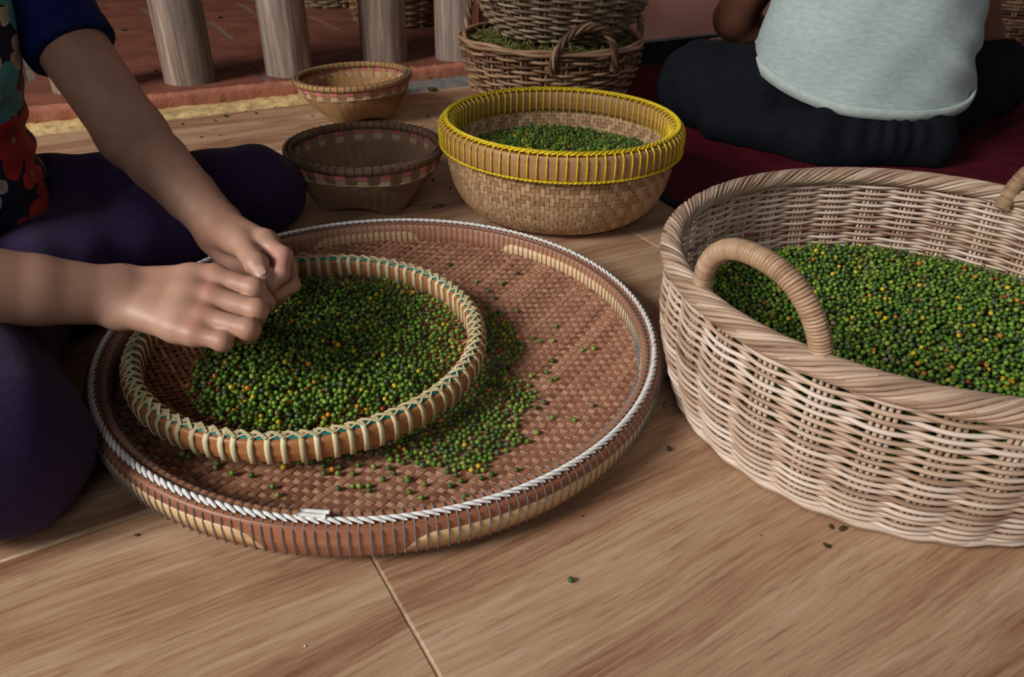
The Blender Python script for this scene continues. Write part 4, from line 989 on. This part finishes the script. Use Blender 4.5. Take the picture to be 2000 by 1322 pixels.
nail(lbody, LB, Lt[3]-ta*.10+tn*.0111, ta, tn, .0125, .0135, .0100)
# clothes
sh = Blend(chain([np.array(x) for x in ((-.765, .90, .10), (-.765, .90, .16), (-.77, .90, .225), (-.735, .905, .32), (-.70, .91, .42))], [.158, .150, .132, .142, .115], (1, 0, 0), .82)+[Cap(Ls, Rs, .062, .062)], .04)
def shirt_fold(p, d):
    d = d+.0035*wav(p, 8, 14, 150, 1)*np.exp(-((p[:, 2]-.18)/.07)**2)+.003*wav(p, 30, 22, 40)
    return np.maximum(np.maximum(d, .095-p[:, 2]), (p-np.array([-.655, .91, .475]))@np.array([.45, 0, .89]))
V, Fq = surface(sh, .005, shirt_fold); shirt = obj('shirt', mesh('shirt', V-LB, Fq, M['floral'], True), lp); shirt['label'] = 'floral top in navy, teal and red'
for s_, e_ in ((Ls, Le), (Rs, Re)):
    ax = (e_-s_)/np.linalg.norm(e_-s_); Ln = np.linalg.norm(e_-s_); end = s_+ax*Ln*.60
    sl = Blend([Cap(s_, s_+ax*Ln*.72, .062, .0535), Cap(s_+[-.03, .035*(1 if s_[1] < .9 else -1), -.07], s_+ax*Ln*.36, .058, .055)], .02)
    def cutf(p, d): return np.maximum(d+.0012*wav(p, 60, 50, 30), (p-end)@ax)
    V, Fq = surface(sl, .004, cutf); so = obj('sleeve', mesh('sleeve', V-LB, Fq, M['navy'], True), shirt); so['label'] = 'plain navy blue short sleeve'
    def cuff(p, d): h_ = (p-end)@ax; return np.maximum(d-.0022, np.abs(h_+.013)-.0125)
    V, Fq = surface(sl, .004, cuff); obj('sleeve_cuff', mesh('sleeve_cuff', V-LB, Fq, M['navy'], True), shirt)
tr = Blend(chain(legL, [.072, .0635, .056, .043])+chain(legR, [.084, .0675, .056, .043])+[Cap((-.79, .90, .10), (-.77, .90, .105), .095, .095), Cap((-.61, .98, .062), (-.61, .82, .062), .045, .045), Cap((-.54, .80, .038), (-.58, .84, .042), .032, .032)], .04)
def tr_fold(p, d):
    kn = np.exp(-(((p-Lk)**2).sum(1))/.010)
    d = d+.0022*wav(p, 26, -40, 55)*(.4+1.6*kn)+.0015*wav(p, 70, 60, -30)
    return np.maximum(d, .0015-p[:, 2])
V, Fq = surface(tr, .005, tr_fold); obj('trousers', mesh('trousers', V-LB, Fq, M['purple'], True), lp)
hb = Blend([Cap(hg(-.03, .035, 0), hg(-.012, .05, 0), .089, .084), Cap(hg(-.07, 0, 0), hg(-.11, -.05, 0), .045, .04)], .03)
V, Fq = surface(hb, .005, lambda p, d: np.maximum(d+.001*wav(p, 200, 260, 30), (p-hg(.045, .03, 0))@(hg(.8, -.6, 0)-hg(0, 0, 0)))); obj('hair', mesh('hair', V-LB, Fq, M['hair'], True), lp)

# ---------------- the person seen from behind
WB = np.array([.75, 1.68, .0062])
wp = person(WB, 'person in pale grey-green shirt and black trousers sitting on the red mat, back turned')
wsp = [np.array(x) for x in ((.755, 1.66, .11), (.765, 1.72, .20), (.778, 1.79, .31), (.79, 1.87, .44))]
Sl, Sr = np.array([.615, 1.90, .475]), np.array([.965, 1.90, .475])
El, Hl = D(1436, 34, 1.93), D(1490, 96, 2.02); Er, Hr = D(1912, 78, 1.86), D(1800, 60, 2.1)
hand = Blend([Cap(Hl, Hl+[-.03, .02, -.012], .024, .020, (0, 0, 1), .6)]+[c_ for k in range(4) for c_ in chain([Hl+[-.03, .005+.014*k, -.01], Hl+[-.065, .0+.014*k, -.006], Hl+[-.075, 0+.014*k, -.024]], [.009, .008, .007])], .006)
wf_, wg = head_field((.80, 2.00, .66), (.05, .85, -.5), (0, .5, .86))
wbody = Blend([Blend(chain(wsp, [.12, .11, .12, .09], (0, 1, 0), .8), .05), Cap(Sl, Sr, .055, .055), Cap((.79, 1.89, .47), (.797, 1.95, .57), .047, .044), wf_,
               Blend(chain([Sl, Sl+(El-Sl)*.5, El], [.055, .058, .050])+chain([El, El+(Hl-El)*.5, Hl], [.050, .046, .030]), .03), hand,
               Blend(chain([Sr, Sr+(Er-Sr)*.5, Er], [.055, .056, .048])+chain([Er, Er+(Hr-Er)*.5, Hr], [.047, .042, .028]), .03),
               Cap(Hr, Hr+[-.07, .03, -.02], .024, .014, (0, 0, 1), .6)], .02)
V, Fq = surface(wbody, .0045); skin_mesh('body', V, Fq, M['skin_dark'], wp, WB)
wKl, wKr = np.array([.425, 1.785, .092]), np.array([1.17, 1.93, .090]); wHl, wHr = np.array([.665, 1.70, .078]), np.array([.875, 1.70, .080])
wt = Blend(chain([wHl, wHl+(wKl-wHl)*.5, wKl], [.098, .098, .090])+chain([wHr, wHr+(wKr-wHr)*.5, wKr], [.098, .098, .090])
           + chain([wKl, np.array([.62, 2.02, .075]), np.array([.86, 2.10, .06])], [.085, .066, .05])+chain([wKr, np.array([1.0, 2.12, .07]), np.array([.78, 2.10, .055])], [.085, .066, .048])
           + [Cap((.67, 1.65, .08), (.85, 1.655, .08), .100, .100), Cap((.64, 1.540, .044), (.85, 1.545, .044), .062, .062), Cap((.62, 1.555, .038), (.46, 1.675, .044), .055, .058)], .045)
def wt_fold(p, d):
    a_ = np.arctan2(p[:, 0]-.76, -(p[:, 1]-1.80)); w = np.exp(-((p[:, 0]-.74)/.17)**2)*np.clip((p[:, 2]-.02)/.05, 0, 1)
    d = d+.0030*w*np.sin(a_*46+3*np.sin(a_*7))+.0028*wav(p, 34, 30, -40)+.0018*wav(p, 80, -60, 30)
    return np.maximum(d, .0075-p[:, 2])
V, Fq = surface(wt, .005, wt_fold); obj('trousers', mesh('trousers', V-WB, Fq, M['black'], True), wp)
ws = Blend(chain([np.array(x) for x in ((.742, 1.675, .07), (.750, 1.70, .15), (.768, 1.745, .23), (.782, 1.80, .32), (.79, 1.87, .43))], [.236, .228, .214, .212, .190], (0, 1, 0), .70)+[Cap(Sl, Sr, .07, .07)]
           + chain([Sl, Sl+(El-Sl)*.42], [.078, .078])+chain([Sr, Sr+(Er-Sr)*.42], [.078, .078]), .035)
hc = np.array([.750, 1.51, .104]); hnrm = np.array([.05, -.26, 1.0]); hnrm /= np.linalg.norm(hnrm)
def ws_f(p, d):
    s1 = np.exp(-((p[:, 0]-.95)/.10)**2)*np.exp(-((p[:, 2]-.17)/.09)**2)
    return d+.0055*s1*wav(p, 50, 0, 85)+.0035*wav(p, 26, 10, 14, 1)+.002*wav(p, -44, 20, 30)
def ws_cut(p, d):
    d = ws_f(p, d); h_ = (p-hc)@hnrm-.002; d = np.maximum(d, -h_)
    for s_, e_ in ((Sl, El), (Sr, Er)):
        ax = (e_-s_)/np.linalg.norm(e_-s_); c_ = s_+ax*np.linalg.norm(e_-s_)*.40; near_ = np.linalg.norm(p-(c_+ax*.06), axis=1) < .105
        d = np.where(near_, np.maximum(d, (p-c_)@ax), d)
    return np.maximum(d, (p-np.array([.795, 1.91, .535]))@np.array([0, .3, .95]))
V, Fq = surface(ws, .0045, ws_cut); wsh = obj('shirt', mesh('shirt', V-WB, Fq, M['tee'], True), wp)
hu = np.cross(hnrm, [0, 1, 0]); hu /= np.linalg.norm(hu); hv = np.cross(hnrm, hu); hctr = np.array([.745, 1.69, 0]); hctr[2] = hc[2]-((hctr-hc)[:2]@hnrm[:2])/hnrm[2]
na_ = 120; th_ = np.arange(na_)*TAU/na_; dirs = np.cos(th_)[:, None]*hu+np.sin(th_)[:, None]*hv; lo_, hi_ = np.full(na_, .03), np.full(na_, .40)
for _ in range(22):
    md = (lo_+hi_)/2; v_ = ws_f(hctr+dirs*md[:, None], ws.ev(hctr+dirs*md[:, None], hctr, 1.0)); lo_ = np.where(v_ < 0, md, lo_); hi_ = np.where(v_ < 0, hi_, md)
rad_ = np.convolve(np.concatenate([lo_[-4:], lo_, lo_[:4]]), np.ones(9)/9, 'valid')
pr_ = [(-.0035, -.011), (.0, -.0125), (.0035, -.011), (.0042, 0), (.003, .0095), (-.001, .0105), (-.004, .009), (-.0048, 0)]
V, Fq, st = sweep(hctr+dirs*(rad_+.0015)[:, None]+hnrm*(.004+.0015*np.sin(th_*5))[:, None], pr_, hnrm, True); obj('hem', mesh('hem', V-WB, Fq, M['tee_hem'], True, st), wsh)
hb = Blend([Cap(wg(-.03, .035, 0), wg(-.012, .05, 0), .089, .084), Cap(wg(-.08, .03, 0), wg(-.12, -.02, 0), .045, .04)], .03)
V, Fq = surface(hb, .006, lambda p, d: np.maximum(d+.001*wav(p, 200, 260, 30), (p-wg(.045, .03, 0))@(wg(.8, -.6, 0)-wg(0, 0, 0)))); obj('hair', mesh('hair', V-WB, Fq, M['hair'], True), wp)
